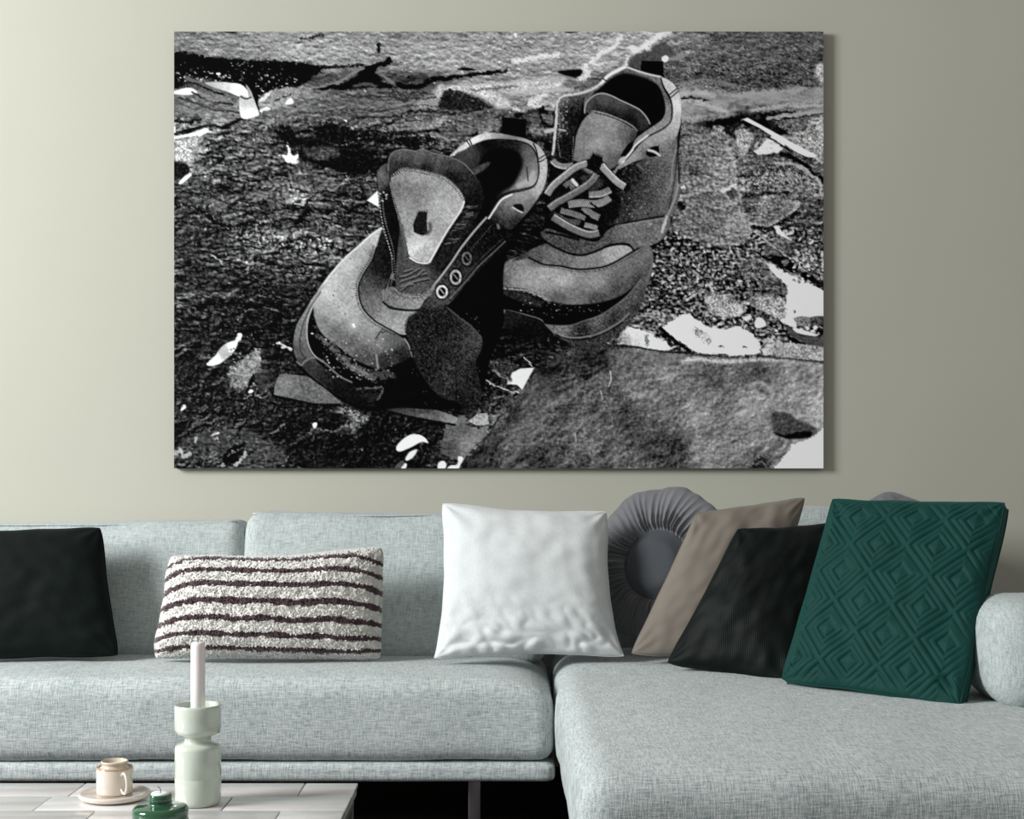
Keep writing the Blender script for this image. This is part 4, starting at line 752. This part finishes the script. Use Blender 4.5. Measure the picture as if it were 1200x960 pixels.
for k in range(15000):
    fi, fj = rnd.random()*n, rnd.random()*n
    if k > 12000:
        e = rnd.randrange(4); 
        if e == 0: fi = .3
        elif e == 1: fi = n-.3
        elif e == 2: fj = n-.3
        else: fj = .3
    i, j = min(int(fi), n-1), min(int(fj), n-1); a = front[j*(n+1)+i]; b1 = front[j*(n+1)+i+1]; c1 = front[(j+1)*(n+1)+i]
    p = a+(b1-a)*(fi-i)+(c1-a)*(fj-j); nn = (b1-a).cross(c1-a).normalized(); 
    if nn.dot(nr) < 0: nn = -nn
    ex = Vector(((fi/n*2-1)**9, 0, (fj/n*2-1)**9))*.8; nn = (nn+ex+Vector((rnd.uniform(-.6, .6), rnd.uniform(-.2, .2), rnd.uniform(-.9, .3)))).normalized()
    s1 = nn.cross(Vector((rnd.random(), rnd.random(), 1))).normalized(); s2 = nn.cross(s1); L = rnd.uniform(.004, .009); w_ = rnd.uniform(.002, .0034); bs = len(tv)
    tip = p+nn*L+s1*rnd.uniform(-.003, .003)
    tv += [p+s1*w_, p-s1*w_*.5+s2*w_*.87, p-s1*w_*.5-s2*w_*.87, p.lerp(tip, .6)+s1*w_*1.1, p.lerp(tip, .6)-s1*w_*.55+s2*w_, p.lerp(tip, .6)-s1*w_*.55-s2*w_, tip]
    for q in range(3):
        r_ = (q+1) % 3; tf += [(bs+q, bs+r_, bs+3+r_, bs+3+q), (bs+3+q, bs+3+r_, bs+6)]
    ln = (b1-a).cross(c1-a).normalized(); ln = ln if ln.dot(nr) > 0 else -ln; tn += [tuple((ln*.8+nn*.35).normalized())]*7
    dk = stripe_at(fi/n, fj/n); c = DARK_Y if dk else WHITE_Y; sh = rnd.uniform(.90, 1.0)
    tc += [(c[0]*sh, c[1]*sh, c[2]*sh, 1)]*7
tuft = mesh(tv, tf); tuft.normals_split_custom_set_from_vertices(tn); ta = tuft.color_attributes.new('yarn', 'FLOAT_COLOR', 'POINT'); ta.data.foreach_set('color', np.array(tc, np.float32).ravel())
o, b = throw('shaggy_lumbar_cushion', me, ym.m, 'oblong shaggy cream wool cushion with dark brown stripes')
tag(child('wool_pile', tuft, ym.m, o, b), kind='stuff')
# white linen cushion
def wh_edge(a, b, u, t):
    if t < 0: a *= 1+.05*(-t)**6
    return a, b
me, rim, bk, nr = pillow([at(516, 587, 4.20), at(713, 598, 4.20), at(729, 772, 4.04), at(510, 774, 4.05)], .17, 90, .075, 12, .006, wrb=.015, edge=wh_edge, droop=.006)
LIN = weave('white_linen', (194, 199, 200), (212, 216, 216), (222, 226, 226), fine=1.7, st=.10, amt=.6)
o, b = throw('linen_cushion', me, LIN, 'square white linen cushion with a crumpled lower edge, in the middle of the sofa')
child('seam', tube(rim, .0018, 5, True), LIN, o, b)
# round pleated velvet cushion
RC = at(776, 664, 4.23); RR = .235
VEL = vel('grey_velvet', (98, 99, 102), (118, 119, 122), 0, .35); VEL2 = vel('slate_velvet', (66, 69, 73), (77, 80, 84), 0, .25)
rot = Matrix.Rotation(math.radians(-32), 4, 'Z') @ Matrix.Rotation(math.radians(-12), 4, 'X')
def pol(ri, th, sgn):
    # ri 0..1 ; disc lies within .42
    k = (ri-.42)/.58
    th2 = th+.05*mnoise.noise(Vector((math.cos(th)*3, math.sin(th)*3, ri*2)))
    d = .062*math.sqrt(max(0, 1-ri**2.6)); 
    if sgn > 0: d -= .022*math.exp(-((ri-.41)/.07)**2)
    if k > 0:
        ph = 58*th2+2.2*mnoise.noise(Vector((math.cos(th)*4, math.sin(th)*4, 5+ri))); am = .0085*(.25+.75*math.exp(-((k-.15)/.45)**2))*min(1, (1-k)*5)*min(1,k*12)*(.65+.7*abs(mnoise.noise(Vector((math.cos(th)*8, math.sin(th)*8, 1)))))
        d += am*1.15*(1.2-2.2*abs(math.sin(ph*.5))**.7*.9+.5*math.sin(ph*.31+1.3))
        ri = ri*(1+.004*math.sin(ph*.5)*k+.035*k*mnoise.noise(Vector((math.cos(th)*3, math.sin(th)*3, 9))))
    return RC+rot @ Vector((RR*ri*math.cos(th), -sgn*d, RR*ri*math.sin(th)))
def ringmesh(rs_, sgns, nth=528, cap=True):
    v, f = [], []
    rows = []
    for sg, rl in zip(sgns, rs_):
        for r in rl: rows.append([len(v)+k for k in range(nth)]); v += [pol(r, 2*math.pi*k/nth, sg) for k in range(nth)]
    for a, b_ in zip(rows, rows[1:]):
        for k in range(nth): f.append((a[k], a[(k+1) % nth], b_[(k+1) % nth], b_[k]))
    if cap: f.append(rows[-1])
    return mesh(v, f)
me = ringmesh([[.40+.6*(1-(1-k/22)**1.5) for k in range(23)], [.97-.12*k for k in range(8)]], (1, -1))
bm = bmesh.new(); bm.from_mesh(me); bmesh.ops.recalc_face_normals(bm, faces=bm.faces); bm.to_mesh(me); bm.free()
o, b = throw('round_pleated_cushion', me, VEL, 'round grey velvet cushion with radial pleats and a plain centre')
v, f = [], []; rr_ = [0.001]+[.43*k/8 for k in range(1, 9)]
for r in rr_: v += [pol(r, 2*math.pi*k/96, 1)+rot @ Vector((0, -.003*(1-(r/.43)**4)-.004, 0)) for k in range(96)]
for j in range(8):
    for k in range(96): f.append((j*96+k, j*96+(k+1) % 96, (j+1)*96+(k+1) % 96, (j+1)*96+k))
child('centre_disc', mesh(v, f), VEL2, o, b)
# taupe velvet cushion
TAU = vel('taupe_velvet', (116, 109, 100), (130, 122, 112), 0, .25)
me, rim, bk, nr = pillow([at(816, 600, 4.06), at(946, 581, 4.10), at(885, 778, 3.94), at(737, 768, 4.02)], .12, 60, .03, 21, .006)
o, b = throw('velvet_cushion', me, TAU, 'taupe velvet cushion leaning behind the dark green velvet one')
child('seam', tube(rim, .0018, 5, True), TAU, o, b)
# dark green velvet corduroy cushion, right
me, rim, bk, nr = pillow([at(864, 619, 3.93), at(984, 611, 3.98), at(930, 809, 3.72), at(779, 779, 3.90)], .15, 70, .04, 31, .007)
CORD2 = vel('dark_green_velvet', (4, 10, 8), (13, 23, 18), 60, .03, .6)
o, b = throw('velvet_cushion', me, CORD2, 'dark green-black ribbed velvet cushion between the taupe and the teal quilted cushions')
child('seam', tube(rim, .0020, 5, True), CORD2, o, b)
# teal quilted cushion with a side panel
def quilt(u, t, W, H):
    x = (u*.5+.5)*3.05+.32; y = (t*.5+.5)*3.3+.1
    a = (x+y)/1.0; b_ = (x-y)/1.0
    ca = round(a); cb = round(b_); m_ = max(abs(a-ca), abs(b_-cb))*2
    d = min(abs(m_-q_) for q_ in (.32, .58, .84)); 
    if abs((a-ca)) > abs(b_-cb) and a-ca > 0 and (ca+cb) % 2 == 0 and m_ < .7: d = max(d, .06)
    e = math.exp(-(d/.045)**2)
    return -.0042*e+.0012*math.cos(m_*12)
TEAL = M('teal_quilt', (8, 62, 56), .7, .2, .12, sheen_tint=(.4, 1, .9)); TEAL.color(TEAL.mix(TEAL.noise(4, 3), (6, 52, 47), (11, 64, 58))); TEAL.bump(TEAL.noise(700, 3), .25, .001); TEAL = TEAL.m
me, rim, bk, nr = pillow([at(978, 588, 3.80), at(1182, 592, 3.54), at(1128, 834, 3.34), at(917, 801, 3.62)], .09, 230, .022, 41, .008, relief=quilt, boxy=2.6, gusset=.034, rnd_=.02)
o, b = throw('quilted_cushion', me, TEAL, 'teal quilted cushion with a stitched diamond pattern, at the right end beside the armrest')
child('piping', tube(rim, .0026, 5, True), TEAL, o, b); child('piping', tube(bk, .0026, 5, True), TEAL, o, b)
# grey cushion peeping over the teal one
me, rim, bk, nr = pillow([at(992, 610, 4.19), at(1042, 573, 4.18), at(1120, 612, 4.12), at(1050, 740, 4.14)], .14, 40, -.06, 51, .006, rnd_=.10)
o, b = throw('velvet_cushion', me, VEL, 'grey velvet cushion whose top corner peeps over the teal quilted cushion')
# ================= the tiled table =================
TZ = .266; TX1, TY1 = -.349, 3.30; TX0, TY0 = -1.55, 2.50
tab = empty('coffee_table', (-.95, 2.9, 0), 'low coffee table topped with pale grey glazed tiles, in front of the sofa', 'table')
def tpart(name, me): 
    me.transform(Matrix.Translation(-tab.location)); return me
tm = M('glazed_tile', (206, 203, 200), .22, .5, 0, .3); tm.color(tm.mix(tm.ramp(tm.noise(3.5, 5, tm.mapped((1, 2.2, 1)), dist=1.2), [(.3, 0.0), (.72, 1.0)]), (200, 197, 195), (226, 223, 220))); tm.bump(tm.noise(9, 3), .25, .006)
grout = M('grey_grout', (150, 147, 144), .9).m
link('top_board', tpart('b', box(TX0+.002, TX1-.004, TY0, TY1-.004, TZ-.026, TZ-.004, .001)), grout, tab)
rows = [(3.30, 3.175, (-.47, -.97, -1.47)), (3.171, 3.045, (-.61, -1.005, -1.50)), (3.041, 2.91, (-.485, -.872, -1.37)), (2.906, 2.78, (-.62, -1.11)), (2.776, 2.65, (-.48, -.98, -1.48)), (2.646, 2.50, (-.7, -1.2))]
rnd = random.Random(5)
for ya, yb, js in rows:
    xs = [TX1]+list(js)+[TX0]
    for a, c in zip(xs, xs[1:]):
        if a-c < .03: continue
        dz = rnd.uniform(-.0006, .0006); link('tile', tpart('t', box(c+.0015, a-.0015, yb, ya, TZ-.010+dz, TZ+dz, .0016)), tm.m, tab)
DM = M('dark_table_frame', (92, 88, 86), .45, .5).m
for x in (TX0+.02, TX1-.02):
    for y in (TY0+.03, TY1-.03): link('leg', tpart('l', box(x-.011, x+.011, y-.011, y+.011, 0, TZ-.026, .002)), DM, tab)
link('frame_rail', tpart('r', box(TX1-.03, TX1-.008, TY0+.02, TY1-.02, TZ-.048, TZ-.0265, .002)), DM, tab)
link('frame_rail', tpart('r', box(TX0+.02, TX1-.03, TY1-.04, TY1-.02, TZ-.048, TZ-.0265, .002)), DM, tab)
# ---- things on the table
def glaze(name, c, c2, rough=.15):
    m = M(name, c, rough, .5, 0, .5); m.color(m.mix(m.noise(14, 4), c, c2)); m.bump(m.noise(30, 2), .1, .002); return m.m
CEL = glaze('celadon_glaze', (196, 206, 192), (210, 217, 205)); WAX = M('white_wax', (238, 238, 238), .5, .3); WAX.b.inputs['Subsurface Weight'].default_value = .2; WAX = WAX.m
WICK = M('wick', (70, 66, 64), .9).m
ch = empty('candle_holder', (-.671, 3.10, TZ), 'tall pale celadon ceramic candle holder standing on the tiled table', 'candle holder')
link('body', lathe([(.0001, 0), (.040, 0), (.046, .003), (.0485, .010), (.0488, .058), (.0482, .0597), (.0488, .0615), (.0488, .120), (.0478, .125), (.044, .1285), (.033, .1315), (.0290, .1335), (.0280, .137), (.0280, .146), (.0300, .1485), (.040, .1500), (.0465, .1535), (.0492, .163), (.0494, .207), (.0486, .2125), (.0472, .2135), (.0458, .2115), (.045, .198), (.043, .180), (.0001, .178)]), CEL, ch)
cn = empty('candle', (-.671, 3.10, TZ+.1785), 'white dinner candle standing in the tall celadon holder', 'candle')
link('wax', lathe([(.0001, 0), (.0148, 0), (.0152, .002), (.0152, .160), (.0145, .1655), (.012, .168), (.004, .1665), (.0001, .166)], 40), WAX, cn)
link('wick', tube([(0, 0, .165), (.0005, 0, .170), (-.001, 0, .175), (-.003, 0, .178)], .0008, 6), WICK, cn)
CREAM = glaze('cream_glaze', (216, 203, 190), (226, 214, 202)); BR = glaze('sand_rim', (176, 150, 118), (190, 165, 132))
sc = tag(link('saucer', lathe([(.0001, 0), (.045, 0), (.066, .002), (.0745, .006), (.0765, .0105), (.0755, .0145), (.070, .0155), (.058, .0125), (.0001, .0115)]), CREAM), 'cream ceramic saucer under the small cup', 'saucer'); sc.location = (-.863, 3.15, TZ)
cu = empty('espresso_cup', (-.863, 3.15, TZ+.0116), 'small cream cup with a sand-coloured rim and a ring handle, on the saucer', 'cup')
link('body', lathe([(.0001, .0), (.034, .0), (.0375, .002), (.0385, .006), (.0388, .052), (.0380, .056), (.0355, .0570), (.0335, .0555), (.033, .044), (.0001, .043)]), CREAM, cu)
link('rim', lathe([(.0345, .0555), (.0384, .0548), (.0392, .0565), (.0384, .0585), (.034, .0590), (.033, .057), (.0345, .0555)]), BR, cu)
link('inner_cup', lathe([(.0001, .045), (.0325, .045), (.0325, .057), (.0268, .0600), (.0268, .0655), (.0290, .0672), (.0290, .0705), (.027, .0715), (.0255, .0705), (.025, .064), (.0001, .063)]), glaze('pale_sand_glaze', (206, 190, 170), (216, 202, 184)), cu)
# ring handle at the front right
ha = math.radians(-52); hd = Vector((math.cos(ha), math.sin(ha), 0)); hp = [hd*(.050+.0165*math.cos(t))+Vector((0, 0, .0295+.0215*math.sin(t))) for t in np.linspace(0, 2*math.pi, 33)[:-1]]
link('handle', tube(hp, .0032, 8, True), CREAM, cu)
GRN = glaze('bottle_green_glaze', (34, 78, 52), (46, 94, 64), .1)
gp = empty('squat_candle_holder', (-.702, 2.896, TZ), 'squat dark green glazed candle holder at the near edge of the tiled table', 'candle holder')
link('body', lathe([(.0001, 0), (.048, 0), (.0535, .003), (.0555, .009), (.0555, .018), (.0535, .0205), (.0535, .0225), (.0552, .025), (.0550, .038), (.0525, .043), (.046, .0455), (.030, .0465), (.0235, .048), (.0215, .051), (.0225, .0535), (.0228, .066), (.0220, .0685), (.0200, .069), (.0190, .066), (.0001, .065)]), GRN, gp)
st = empty('candle_stub', (-.702, 2.896, TZ+.0655), 'white candle stub with a curled wick in the squat green holder', 'candle')
link('wax', lathe([(.0001, 0), (.0182, 0), (.0184, .004), (.017, .0062), (.008, .0055), (.0001, .005)], 32), WAX, st)
link('wick', tube([(0, 0, .005), (.001, 0, .010), (-.001, 0, .015), (-.006, 0, .018)], .0008, 6), WICK, st)
